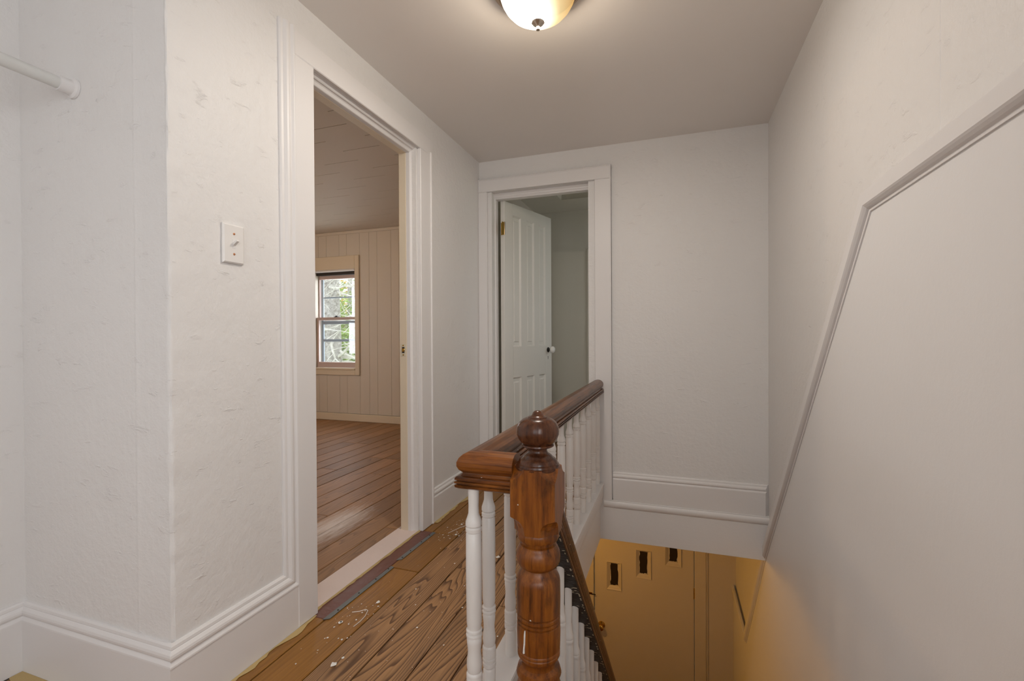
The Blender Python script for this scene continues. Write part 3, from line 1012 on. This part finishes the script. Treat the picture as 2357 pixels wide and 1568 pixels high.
# ================================================================== LOWER STOREY
struct(MB().box(-1.6, XR + .1, -.2, YD + .1, ZL - .1, ZL).obj('lower_floor', M_step), 'board floor at the foot of the stairs', 'floor')
struct(MB().box(-1.7, -1.6, -.2, YD + .1, ZL - .1, ZF).obj('lower_wall_left', M_lwall), 'painted side wall of the entrance hall below', 'wall')
struct(MB().box(-1.7, XR + .1, -.3, -.2, ZL - .1, ZF).obj('lower_wall_rear', M_lwall), 'painted rear wall of the entrance hall below', 'wall')
lw = MB()
LX0, LX1, LDZ = -.70, .171, ZL + 2.04
lw.box(-1.7, LX0 - .01, YD, YD + .1, ZL - .1, ZF)
lw.box(LX1 + .01, XR + .1, YD, YD + .1, ZL - .1, ZF)
lw.box(LX0 - .01, LX1 + .01, YD, YD + .1, LDZ + .01, ZF)
struct(lw.obj('lower_wall_back', M_lwall), 'painted entrance wall below around the front door', 'wall')
c4 = empty('trim_5')
struct(c4, 'flat painted casing around the front door below', 'door casing')
MB().box(LX1 + .006, LX1 + .098, YD - .016, YD, ZL, LDZ + .02, .003).obj('casing_board', M_lwall, c4)
MB().box(LX0 - .098, LX0 - .006, YD - .016, YD, ZL, LDZ + .02, .003).obj('casing_board', M_lwall, c4)
MB().box(LX0 - .098, LX1 + .098, YD - .016, YD, LDZ + .0205, ZF - .02, .003).obj('casing_board', M_lwall, c4)
MB().box(LX1 - .02, LX1 + .03, YD + .048, YD + .07, ZL, ZF).obj('door_stop', M_lwall, c4)
MB().box(LX0 - .03, LX0 + .02, YD + .048, YD + .07, ZL, ZF).obj('door_stop', M_lwall, c4)
MB().box(LX1 + .098, LX1 + .112, YD - .010, YD, ZL, ZF - .02, .003).obj('back_band', M_lwall, c4)
ld = empty('door_1', (LX0, YD, ZL))
struct(ld, 'painted slab front door below with three small stepped windows and brass knob', 'door')
lites = [(-.5755, -.4655, -1.335, -1.105), (-.312, -.202, -1.185, -.955), (-.056, .054, -1.035, -.805)]
slab = MB()
xsl = sorted(set([LX0, LX1] + [q for a in lites for q in a[:2]]))
for i in range(len(xsl) - 1):
    x0, x1 = xsl[i], xsl[i + 1]
    hit = [a for a in lites if abs(a[0] - x0) < 1e-6 and abs(a[1] - x1) < 1e-6]
    y0, y1 = .004, .044
    if hit:
        a = hit[0]
        slab.box(x0 - LX0, x1 - LX0, y0, y1, .008, a[2] - ZL)
        slab.box(x0 - LX0, x1 - LX0, y0, y1, a[3] - ZL, 2.03)
    else:
        slab.box(x0 - LX0, x1 - LX0, y0, y1, .008, 2.03)
slab.obj('door_slab', M_ldoor, ld)
rnd = random.Random(4)
for a in lites:
    x0, x1, z0, z1 = a[0] - LX0, a[1] - LX0, a[2] - ZL, a[3] - ZL
    fr = MB()
    q = .016
    oo = [(x0 - .012, z0 - .016), (x1 + .012, z0 - .016), (x1 + .010, z1 + .008), (x0 - .010, z1 + .008)]
    i2 = [(x0 + q, z0 + q), (x1 - q, z0 + q), (x1 - q, z1 - q * .6), (x0 + q, z1 - q * .6)]
    for e in range(4):
        f_ = (e + 1) % 4
        fr.quad((oo[e][0], .0035, oo[e][1]), (oo[f_][0], .0035, oo[f_][1]), (oo[f_][0], -.006, oo[f_][1]), (oo[e][0], -.006, oo[e][1]))
        fr.quad((oo[e][0], -.006, oo[e][1]), (oo[f_][0], -.006, oo[f_][1]), (i2[f_][0], .018, i2[f_][1]), (i2[e][0], .018, i2[e][1]))
    fo_ = fr.obj('window_frame', M_ldoor, ld)
    MB().box(x0, x1, .022, .026, z0, z1).obj('pane', M_dark, fo_)
    # ragged paint left on the glass edge
    rp = MB()
    for (pa, pb, nx, nz_) in (((x0 + q, z0 + q), (x1 - q, z0 + q), 0, 1), ((x1 - q, z0 + q), (x1 - q, z1 - q * .6), -1, 0), ((x0 + q, z1 - q * .6), (x0 + q, z0 + q), 1, 0)):
        N = 8
        wd = [rnd.uniform(.001, .010) for _ in range(N + 1)]
        for k in range(N):
            A = Vector(pa).lerp(Vector(pb), k / N)
            B_ = Vector(pa).lerp(Vector(pb), (k + 1) / N)
            rp.quad((A.x, .0195, A.y), (B_.x, .0195, B_.y), (B_.x + nx * wd[k + 1], .0195, B_.y + nz_ * wd[k + 1]), (A.x + nx * wd[k], .0195, A.y + nz_ * wd[k]))
    rp.obj('paint_edge', M_ldoor, fo_)
kx, kz = -.638 - LX0, -1.70 - ZL
MB().lathe([(.033, .004), (.032, -.002), (.024, -.006), (.014, -.010), (.012, -.026), (.020, -.034), (.027, -.046), (.026, -.058), (.016, -.066), (.006, -.067), (.0005, -.067)],
           kx, 0, kz, 24, 'Y').obj('knob', M_brass, ld)
for hz in (-1.26, -2.35):
    hg = MB().box(LX1 - LX0 - .004, LX1 - LX0 + .016, -.0035, .003, hz - ZL - .05, hz - ZL + .05).obj('hinge', M_ldoor, ld)
    for k in range(5):
        MB().lathe([(.006, 0), (.006, .017)], LX1 - LX0 + .003, -.006, hz - ZL - .048 + k * .0195, 10).obj('hinge_knuckle', M_brass, hg)
bt = MB().box(-.050, -.020, -.017 - .004, -.0165, -1.42 - ZL, -1.40 - ZL, .001).obj('latch_keeper', M_brass, ld)
MB().box(-.024, .012, -.026, -.020, -1.418 - ZL, -1.408 - ZL, .002).obj('latch_arm', M_black, bt)
# entrance-hall lamp on the lower ceiling
ll = empty('entrance_ceiling_light', (-1.05, 3.35, ZF))
tag(ll, 'warm flush ceiling light of the entrance hall below', 'ceiling light')
MB().lathe([(.11, 0), (.115, -.02), (.11, -.028)], 0, 0, 0, 24).obj('pan', M_bronze, ll)
MB().lathe([(.105, -.026), (.095, -.05), (.06, -.07), (.0005, -.08)], 0, 0, 0, 24, caps=False).obj('bowl', M_bowl, ll)
l = D.lights.new('entrance_bulb', 'POINT')
l.energy, l.color, l.shadow_soft_size = 18, (1.0, 0.49, 0.085), .06
lo = D.objects.new('entrance_bulb', l)
lo.location = (-1.05, 3.35, ZF - .12)
COL.objects.link(lo)

# ================================================================== STAIRCASE
sg = empty('staircase', (0, 0, ZL))
tag(sg, 'straight wooden staircase running down below the hall beside the tall wall', 'staircase')
NR, RUN = 12, .2
RISE = -ZL / NR
for k in range(NR):
    zt = -RISE * (k + 1)
    y0 = 1.062 + RUN * k
    MB().box(-.40, XR - WT - .002, y0 - .0, y0 + .014, zt - ZL, zt + RISE - .031 - ZL).obj('riser', M_trim, sg)
    if k < NR - 1:
        MB().box(-.41, XR - WT - .002, y0 + .0, y0 + RUN + .028, zt - .03 - ZL, zt - ZL, .006).obj('tread', M_step, sg)
pl = [(1.06, -.02 - .25), (1.06, -.02)]
so = MB()
for k in range(NR - 1):
    zt = -RISE * (k + 1)
    y0 = 1.062 + RUN * k
    so.box(-.418, -.4105, y0, y0 + RUN, max(zt - .42, ZL) - ZL, zt - .031 - ZL)
so.obj('stringer', M_trim, sg)

# kerb under the landing balustrade and its stairwell fascia
kb = MB()
kp = [(-.045, -.02), (.030, -.02), (.030, .002), (.034, .006), (.037, .020), (.037, .060), (.034, .075), (.034, .080), (.040, .084), (.042, .090), (.040, .096), (-.040, .096), (-.043, .092), (-.043, .0)]
KX = -.445
kb.sweep([(-.305, 1.006, 0), (KX, 1.006, 0), (KX, YB - .022, 0)], [(-a, h) for a, h in kp], (0, 0, 1))
ko = struct(kb.obj('kerb', M_trim), 'white kerb board carrying the balusters along the stairwell edge', 'kerb')
MB().box(-.448, -.428, 1.06, YB - .022, ZF - .003, -.018).obj('fascia', M_smooth, ko)

# ================================================================== BALUSTRADE
ZK = .096


def baluster_mesh(ztop, zbot, ring_drop=None, name='baluster', stair=False):
    if not stair:
        pr = [(.0160, zbot), (.0165, .163), (.0150, .1655), (.0130, .168), (.0150, .171), (.0175, .173), (.0178, .182), (.0150, .1835), (.0150, .1855), (.0178, .187),
              (.0178, .1925), (.0150, .194), (.0150, .196), (.0178, .1975), (.0178, .213), (.0172, .2145), (.0180, .218), (.0172, .2225), (.0150, .225), (.0158, .229), (.0172, .240), (.0166, .252),
              (.0146, .268), (.0146, .276), (.0162, .292), (.0168, .301), (.0142, .3055), (.0178, .308), (.0180, .3125), (.0144, .3155), (.0178, .3185), (.0178, .323), (.0148, .3255),
              (.0168, .34), (.0178, .45), (.0172, .545), (.0146, .549), (.0178, .5515), (.0180, .5590), (.0146, .562), (.0180, .5655), (.0178, .574), (.0150, .582), (.0118, .592), (.0112, .61), (.0122, .64), (.0128, ztop)]
        s = MB().lathe([(r * .96, h) for r, h in pr], 0, 0, 0, 20)
    else:
        L = ztop - zbot
        pr = [(.0165, 0), (.0168, .10), (.0140, .108), (.0178, .116), (.0178, .150), (.0150, .158), (.0172, .175), (.0146, .205), (.0168, .235), (.0155, .241), (.0180, .246), (.0160, .251), (.0178, .256), (.0166, .261)]
        q = [(.0178, L - .185), (.0166, L - .165), (.0164, L - .160), (.0180, L - .1565), (.0180, L - .151), (.0164, L - .148), (.0180, L - .1445), (.0178, L - .138), (.0150, L - .130), (.0126, L - .120), (.0118, L - .10), (.0128, L - .03), (.0130, L + .016)]
        s = MB().lathe([(r_ * .84, h_) for r_, h_ in pr + [x for x in q if x[1] > .27]], 0, 0, 0, 18)
        # cut the top parallel to the rail
        n = 18
        for k in range(n):
            i = (len(pr) + len([x for x in q if x[1] > .27]) - 1) * n + k
            x, y, z = s.v[i]
            s.v[i] = (x, y, L + .006 - y * 1.1)
    return s


lbal = empty('landing_balustrade', (KX, 1.95, 0))
tag(lbal, 'landing balustrade of white turned balusters under a dark stained handrail', 'balustrade')


def place(o, par):
    o.matrix_parent_inverse = Matrix.Translation(-Vector(par.location))
    return o


bm0 = baluster_mesh(.662, ZK - .001).mesh('baluster')
bm0.materials.append(M_balw)
RXC = -.440
b0 = link('baluster', bm0, lbal, (RXC + .002, .990, 0))
b0.scale = (1.10, 1.10, 1)
place(b0, lbal)
for k in range(12):
    y = 1.087 + k * .1625
    place(link('baluster', bm0, lbal, (RXC, y, 0)), lbal)
# handrail: bulb over grooved board, mitred corner by the newel
bulb = [(.030 * math.cos(a) * 1.12, .7075 + .0275 * math.sin(a)) for a in [math.radians(x) for x in range(-50, 231, 20)]]
low = [(-.0225, .684), (-.026, .680), (-.034, .679), (-.0365, .676), (-.0365, .672), (-.0320, .671), (-.0320, .669), (-.037, .668), (-.037, .664), (-.0325, .663), (-.0325, .661), (-.037, .660), (-.036, .655), (-.030, .651)]
rp_ = bulb + low + [(-a, h) for a, h in reversed(low)]
rpath = [(-.3378, 1.006, 0), (RXC, 1.006, 0), (RXC, YB - .001, 0)]
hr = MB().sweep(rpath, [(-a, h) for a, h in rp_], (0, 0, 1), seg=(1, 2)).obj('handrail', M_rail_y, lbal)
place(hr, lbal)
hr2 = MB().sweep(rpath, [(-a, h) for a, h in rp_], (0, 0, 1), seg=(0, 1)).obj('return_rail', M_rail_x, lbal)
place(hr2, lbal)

# newel post
nw = empty('newel_post', (-.287, 1.006, 0))
tag(nw, 'turned dark wood newel post with a round finial at the stair head', 'newel post')
NB = [(.0500, .10), (.0500, .22), (.045, .235), (.0505, .250), (.047, .262), (.038, .268), (.037, .276), (.041, .283), (.045, .287), (.0465, .289), (.0478, .292), (.0478, .296), (.0462, .298), (.0478, .300), (.0478, .304), (.0465, .306), (.0480, .310),
      (.0490, .345), (.0485, .362), (.0445, .3645), (.0485, .367), (.0485, .371), (.0445, .3735), (.0485, .376), (.0485, .381), (.0445, .3838), (.0485, .387), (.0492, .42), (.0488, .455),
      (.0475, .464), (.0440, .471), (.0410, .474), (.0370, .482), (.0360, .486), (.0380, .489), (.0440, .492), (.0480, .500), (.0492, .511), (.0480, .522), (.0440, .531), (.0415, .534), (.0410, .538), (.0370, .540),
      (.0375, .546), (.0440, .549), (.0468, .555), (.0472, .562), (.0460, .568), (.0430, .572), (.0470, .576), (.0505, .586), (.0505, .60)]
MB().lathe(NB, 0, 0, 0, 40).obj('shaft', M_newel_o, nw)
# square block with lamb's-tongue corners
bk = MB()
hb = .0505
lev = [(.570, .034), (.577, .0335), (.585, .032), (.592, .029), (.598, .024), (.603, .016), (.606, .008), (.608, .003), (.688, .003), (.690, .008), (.693, .015), (.698, .023), (.704, .029), (.709, .032), (.713, .034)]
i0 = len(bk.v)
for z, c_ in lev:
    for sx, sy, order in ((1, -1, 0), (1, 1, 1), (-1, 1, 0), (-1, -1, 1)):
        a = (sx * (hb - c_), sy * hb, z)
        b_ = (sx * hb, sy * (hb - c_), z)
        bk.v += [a, b_] if order == 0 else [b_, a]
n = 8
for j in range(len(lev) - 1):
    for k in range(n):
        a, b_ = i0 + j * n + k, i0 + j * n + (k + 1) % n
        bk.f.append((a, b_, b_ + n, a + n))
        bk.sm.append(False)
bk.f += [tuple(range(i0, i0 + n)), tuple(range(i0 + (len(lev) - 1) * n, i0 + len(lev) * n))]
bk.sm += [False, False]
bk.obj('block', M_newel_o, nw)
FN = [(.0500, .707), (.0510, .710), (.0508, .7125), (.0480, .714), (.0470, .718), (.0440, .720), (.0425, .725), (.0390, .729), (.0345, .731), (.0320, .735), (.0270, .739), (.0225, .742), (.0205, .747), (.0215, .751), (.0270, .7535), (.0340, .7555),
      (.0365, .7575), (.0360, .7605), (.0330, .762), (.0385, .766), (.0440, .774), (.0475, .783), (.0480, .791), (.0465, .800), (.0420, .809), (.0340, .816), (.0260, .8195), (.0225, .8195), (.0215, .822), (.0150, .8235), (.0125, .8265),
      (.0110, .831), (.0070, .8345), (.0005, .836)]
MB().lathe(FN, 0, 0, 0, 40).obj('finial', M_newel_d, nw)
MB().box(-.052, .052, -.052, .052, -.02, .10, .004).obj('base_block', M_newel_o, nw)
# dribble of white paint on the shaft
dr = MB()
aa = math.radians(-113)
pts = [(.0494 * math.cos(aa + d), .0494 * math.sin(aa + d), z) for d, z in ((.03, .362), (.015, .352), (0, .335), (-.03, .322), (-.04, .312))]
dr.tube(pts, [.0014, .002, .0019, .002, .0024], 8)
dr.obj('paint_dribble', M_thread, nw)

# stair balustrade
SX = -.298
sb = empty('stair_balustrade', (SX, 1.6, 0))
tag(sb, 'stair balustrade of white turned balusters under a dark sloping handrail', 'balustrade')
zu = lambda y: .466 - 1.095 * (y - 1.167)          # underside of the rail
ybal = [1.167 + .1015 * k for k in range(20)]
for k, y in enumerate(ybal):
    stp = int((y - 1.062) / RUN)
    zb = -RISE * (stp + 1)
    if zb < ZL + .01 or zu(y) - zb < .35:
        continue
    mb = baluster_mesh(zu(y), zb, stair=True)
    place(mb.obj('baluster', M_balw, sb, (SX, y, zb)), sb)
ct = math.cos(math.atan(1.095))
srp = [(.030 * math.cos(a) * 1.12, .058 + .0275 * math.sin(a)) for a in [math.radians(x) for x in range(-50, 231, 20)]]
slow = [(-.0225, .034), (-.026, .030), (-.034, .028), (-.0365, .025), (-.0365, .021), (-.0320, .020), (-.0320, .018), (-.037, .017), (-.037, .013), (-.0325, .012), (-.0325, .010), (-.037, .009), (-.0365, .003), (-.035, .001)]
sprof = srp + slow + [(-a, h) for a, h in reversed(slow)]
ya, yb_ = 1.0575, 3.30
# sweep with the profile's height axis perpendicular to the slope: plane normal is +X, side axis = up
sp_path = [(SX, ya, zu(ya)), (SX, yb_, zu(yb_))]
prf = [(h, a) for a, h in sprof]
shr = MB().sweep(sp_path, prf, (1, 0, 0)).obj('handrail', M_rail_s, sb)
place(shr, sb)
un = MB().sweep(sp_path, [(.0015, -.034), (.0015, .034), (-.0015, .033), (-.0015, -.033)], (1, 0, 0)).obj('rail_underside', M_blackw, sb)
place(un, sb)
# ridges of old paint where each baluster meets the rail
rs2 = MB()
rnd = random.Random(11)
for y in ybal:
    for q in range(9):
        a = rnd.uniform(-.028, .030)
        yy = y + rnd.uniform(-.022, .026)
        r = rnd.uniform(.0015, .0045)
        el = rnd.uniform(1, 2.6)
        N = 6
        ring = []
        for k in range(N):
            an = 2 * math.pi * k / N
            rr_ = r * rnd.uniform(.6, 1.2)
            ring.append((SX + a + rr_ * math.cos(an) * el, yy + rr_ * math.sin(an) * ct, zu(yy + rr_ * math.sin(an) * ct) - .0032))
        rs2.quad(*ring)
    for q in range(5):
        yy = y + rnd.uniform(-.05, .05)
        r = rnd.uniform(.001, .003)
        ring = []
        for k in range(6):
            an = 2 * math.pi * k / 6
            dy = r * math.sin(an) * 2
            ring.append((SX + .030 + r * math.cos(an), yy + dy, zu(yy + dy) - .0032))
        rs2.quad(*ring)
ro = rs2.obj('paint_residue', M_residue, sb)
ro['kind'] = 'stuff'
place(ro, sb)

# ================================================================== FITTINGS
# ceiling light
LXc, LYc = -.424, 1.512
cl = empty('ceiling_light', (LXc, LYc, ZC))
tag(cl, 'lit flush ceiling light with frosted glass bowl and bronze rim over the hall', 'ceiling light')
MB().lathe([(.150, 0), (.158, -.006), (.158, -.012), (.152, -.016), (.150, -.022), (.142, -.027), (.138, -.034), (.132, -.038), (.127, -.038)], 0, 0, 0, 64).obj('rim', M_bronze, cl)
bowl = [(.127, -.036), (.126, -.045), (.121, -.060), (.111, -.078), (.095, -.096), (.073, -.111), (.045, -.121), (.020, -.125), (.0005, -.126)]
MB().lathe(bowl, 0, 0, 0, 64, caps=False).obj('bowl', M_bowl, cl)
MB().lathe([(.0005, -.125), (.019, -.126), (.022, -.129), (.022, -.133), (.018, -.138), (.008, -.143), (.0055, -.147), (.0075, -.152), (.0065, -.158), (.0005, -.161)], 0, 0, 0, 24).obj('finial', M_nickel, cl)
l = D.lights.new('hall_bulb', 'POINT')
l.energy, l.color, l.shadow_soft_size = 12, (1.0, 0.88, 0.73), .05
lo = D.objects.new('hall_bulb', l)
lo.location = (LXc, LYc, ZC - .085)
COL.objects.link(lo)
l = D.lights.new('hall_lamp_glow', 'AREA')
l.shape, l.size, l.energy, l.color = 'DISK', .18, 17.5, (1.0, 0.97, 0.94)
lo = D.objects.new('hall_lamp_glow', l)
lo.location = (LXc, LYc, ZC - .095)
COL.objects.link(lo)

# light switch
sw = empty('light_switch', (XL + .0015, 1.0415, 1.281))
tag(sw, 'white toggle light switch plate on the wall beside the bedroom door', 'light switch')
pm = MB()
hy, hz, tk, bv = .035, .0575, .008, .004
o4 = [(-hy, -hz), (hy, -hz), (hy, hz), (-hy, hz)]
i4 = [(-hy + bv, -hz + bv), (hy - bv, -hz + bv), (hy - bv, hz - bv), (-hy + bv, hz - bv)]
for e in range(4):
    f_ = (e + 1) % 4
    pm.quad((0, *o4[e]), (0, *o4[f_]), (tk * .6, *o4[f_]), (tk * .6, *o4[e]))
    pm.quad((tk * .6, *o4[e]), (tk * .6, *o4[f_]), (tk, *i4[f_]), (tk, *i4[e]))
pm.quad(*[(tk, *p) for p in i4])
pm.obj('plate', M_switch, sw)
MB().box(tk - .001, tk + .0006, -.0055, .0055, -.013, .013).obj('toggle_slot', M_trim, sw)
tg = MB().prism([(tk, -.005), (tk, .004), (tk + .015, .012), (tk + .016, .007)], lambda a, b_, d: (a, d, b_), -.004, .004).obj('toggle', M_switch, sw)
for z in (.030, -.030):
    scw = MB().lathe([(.0035, 0), (.0032, .0012), (.0005, .0016)], tk, 0, z, 12, 'X').obj('screw', M_copper, sw)

# closet rod
cr_ = empty('closet_rod', (-1.614, (YP + YR) / 2, 1.715))
tag(cr_, 'white painted closet rod running along the alcove from a round wall flange', 'closet rod')
L2 = (YP - YR) / 2
MB().lathe([(.0165, -L2 + .004), (.0165, L2 - .004)], 0, 0, 0, 24, 'Y').obj('rod', paint('chipped_rod_paint', (0.70, 0.70, 0.68), .4, .10, .2, 30), cr_)
MB().lathe([(.0205, L2 - .040), (.0205, L2 - .010), (.0225, L2 - .008), (.028, L2 - .007), (.0285, L2 - .001), (.028, L2 - .0003)], 0, 0, 0, 28, 'Y').obj('flange', M_trim, cr_)
MB().lathe([(.028, -L2 + .0003), (.0285, -L2 + .001), (.028, -L2 + .007), (.0205, -L2 + .010), (.0205, -L2 + .035)], 0, 0, 0, 28, 'Y').obj('flange', M_trim, cr_)

# dry paint strings and flakes on the floor
s1 = MB().tube([(-1.105, 1.404, .003), (-1.082, 1.415, .004), (-1.066, 1.432, .005), (-1.056, 1.43, .004), (-1.045, 1.40, .003), (-1.042, 1.368, .003), (-1.045, 1.335, .003)], .0011, 6)
tag(s1.obj('paint_string', M_thread), 'bent white string of dried paint on the amber board by the bedroom saddle', 'paint string')
s2 = MB().tube([(-1.085, 2.13, .003), (-1.07, 2.17, .004), (-1.055, 2.215, .004), (-1.035, 2.25, .003), (-1.01, 2.28, .003)], .0011, 6)
tag(s2.obj('paint_string', M_thread), 'white string of dried paint on the boards between the two doorways', 'paint string')
fk = MB()
rnd = random.Random(21)
for i in range(330):
    if i < 90:
        x, y = rnd.gauss(-1.06, .05), rnd.gauss(2.2, .08)
    elif i < 120:
        x, y = rnd.gauss(-1.10, .05), rnd.gauss(1.42, .07)
    else:
        x, y = rnd.uniform(-1.2, -.5), rnd.uniform(.9, 2.6)
    if not (-1.15 < x < -.50):
        continue
    r = .0012 + .0035 * rnd.random() ** 4
    if rnd.random() < .03:
        r = rnd.uniform(.006, .011)
    N = 7
    fk.quad(*[(x + r * rnd.uniform(.5, 1.2) * math.cos(2 * math.pi * k / N), y + 1.3 * r * rnd.uniform(.5, 1.2) * math.sin(2 * math.pi * k / N), .0016) for k in range(N)])
tag(fk.obj('paint_flecks', M_thread), 'scattered white paint flecks on the hall floorboards', 'paint flecks', kind='stuff')

# ================================================================== OUTSIDE the bedroom window
def mat_plain(name, c1, c2, scale, rough=.8):
    m, t, b = nt(name)
    n1 = node(t, 'ShaderNodeTexNoise', i_Scale=scale, i_Detail=5.0, i_Roughness=.7)
    t.links.new(coords(t), n1.inputs['Vector'])
    r_ = ramp(t, [(.35, c1), (.65, c2)])
    t.links.new(n1.outputs['Fac'], r_.inputs[0])
    t.links.new(r_.outputs[0], b.inputs['Base Color'])
    b.inputs['Roughness'].default_value = rough
    return m


M_bark = mat_plain('grey_bark', (.22, .20, .18), (.62, .60, .57), 14)
M_twig = mat_plain('pale_twigs', (.55, .53, .48), (.85, .83, .76), 9)
M_leafg = mat_plain('green_leaves', (.16, .28, .07), (.42, .55, .16), .9)
M_leafy = mat_plain('yellow_leaves', (.62, .52, .12), (.75, .48, .18), 1.1)
M_grass = mat_plain('lawn', (.20, .28, .10), (.34, .38, .16), .6)
gr = MB().box(-40, 30, YW + .3, 60, -3.4, -3.3)
struct(gr.obj('ground', M_grass), 'lawn outside the bedroom window', 'ground')


def tree(name, x, y, r, h, seed, label, leaf, nleaf, spread, zc, leafr, nb=10, tilt=0.0):
    rnd = random.Random(seed)
    t_ = empty(name, (x, y, -3.3))
    tag(t_, label, 'tree', group='trees outside the window')
    tr_ = MB()
    pts = [(tilt * k / 8 * h * .1 + rnd.uniform(-.04, .04), rnd.uniform(-.04, .04), h * k / 8) for k in range(9)]
    tr_.tube(pts, [r * (1.15 - .085 * k) for k in range(9)], 14)
    tr_.obj('trunk', M_bark, t_)
    for k in range(nb):
        bz = rnd.uniform(2.2, h * .9)
        a = rnd.uniform(0, 2 * math.pi)
        Lb = rnd.uniform(1.2, 2.8)
        p = Vector((r * .5 * math.cos(a), r * .5 * math.sin(a), bz))
        d = Vector((math.cos(a), math.sin(a), rnd.uniform(-.5, .5)))
        br = MB()
        pp = [p.copy()]
        for q in range(6):
            d = (d + Vector((rnd.uniform(-.35, .35), rnd.uniform(-.35, .35), rnd.uniform(-.3, .25)))).normalized()
            p = p + d * Lb / 6
            pp.append(p.copy())
        r0 = rnd.uniform(.02, .05)
        br.tube(pp, [r0 * (1 - .13 * q) for q in range(7)], 6)
        for q in range(2, 7):
            for _ in range(2):
                e = (Vector((rnd.uniform(-1, 1), rnd.uniform(-1, 1), rnd.uniform(-.8, .6)))).normalized()
                m_ = pp[q] + e * .3 + Vector((0, 0, -.05))
                br.tube([pp[q], m_, m_ + e * .3 + Vector((rnd.uniform(-.1, .1), rnd.uniform(-.1, .1), -.1))], [.012, .009, .005], 5)
        br.obj('branch', M_twig, t_)
    if nleaf:
        lf = MB()
        for _ in range(nleaf):
            c_ = Vector((rnd.gauss(0, spread), rnd.gauss(0, spread), rnd.gauss(zc, spread * .9)))
            nn_ = Vector((rnd.uniform(-1, 1), rnd.uniform(-1, 1), rnd.uniform(-1, 1))).normalized()
            a = nn_.orthogonal().normalized()
            b_ = nn_.cross(a)
            s_ = leafr * rnd.uniform(.6, 1.3)
            lf.quad(c_ - a * s_, c_ - b_ * s_ * .5, c_ + a * s_, c_ + b_ * s_ * .5)
        lo_ = lf.obj('foliage', leaf, t_)
        lo_['kind'] = 'stuff'
    return t_


tree('old_tree', -8.9, 10.4, .42, 9, 31, 'thick grey-barked tree with pale bare branches outside the bedroom window', M_leafg, 0, 1, 5, .05, nb=44)
tree('maple_tree', -14.0, 17.8, .16, 8, 5, 'green leafy tree beyond the thick grey trunk', M_leafg, 5200, 1.25, 4.3, .10, nb=8)
tree('autumn_tree', -30.0, 37.0, .18, 9, 9, 'yellow autumn tree beyond the leafy green one', M_leafy, 4200, 2.6, 5.2, .2, nb=8)
hs = empty('garage', (-19.6, 25.5, -3.3))
tag(hs, 'low white garage with a pale roof edge beyond the trees', 'garage')
MB().box(-3, 3, -2, 2, 0, 2.6).obj('wall', M_trim, hs)
MB().prism([(-2.4, 2.6), (2.4, 2.6), (0, 3.8)], lambda a, b_, d: (d, a, b_), -3.3, 3.3).obj('roof', M_storm, hs)
MB().box(-3.3, 3.3, -2.45, -2.38, 2.5, 2.72).obj('fascia', M_trim, hs)

# unseen landing windows added for light, side window of the bedroom (frames with panes)
def simple_window(name, label, xin, sgn, y0, y1, z0, z1):
    o = empty(name)
    struct(o, label, 'window')
    x0, x1 = (xin + .03, xin + .07) if sgn > 0 else (xin - .07, xin - .03)
    f_ = .04
    MB().box(x0, x1, y0, y0 + f_, z0, z1, .003).obj('stile', M_trim, o)
    MB().box(x0, x1, y1 - f_, y1, z0, z1, .003).obj('stile', M_trim, o)
    for z in (z0, (z0 + z1) / 2 - f_ / 2, z1 - f_):
        MB().box(x0, x1, y0 + f_, y1 - f_, z, z + f_, .003).obj('rail', M_trim, o)
    xm = (x0 + x1) / 2
    MB().box(xm - .002, xm + .002, y0 + f_, y1 - f_, z0 + f_, z1 - f_).obj('pane', M_glass, o)


simple_window('added_landing_window', 'unseen double-hung window added on the tall wall to light the landing', XR, 1, -1.30, -.30, .75, 1.95)
simple_window('window_3', 'white double-hung window in the bedroom side wall', -5.0, -1, 2.1, 3.1, .7, 1.85)
wr_ = empty('added_rear_window')  # end-wall window, out of view, put in for its light
struct(wr_, 'unseen double-hung window added in the end wall to light the landing', 'window')
for x0 in (-.75, .21):
    MB().box(x0, x0 + .04, YR - .07, YR - .03, .8, 1.95, .003).obj('stile', M_trim, wr_)
for z in (.8, 1.355, 1.91):
    MB().box(-.71, .21, YR - .07, YR - .03, z, z + .04, .003).obj('rail', M_trim, wr_)
MB().box(-.71, .21, YR - .052, YR - .048, .84, 1.91).obj('pane', M_glass, wr_)
simple_window('window_5', 'small white window in the side wall of the small room', XR, 1, 3.35, 4.0, .9, 1.8)
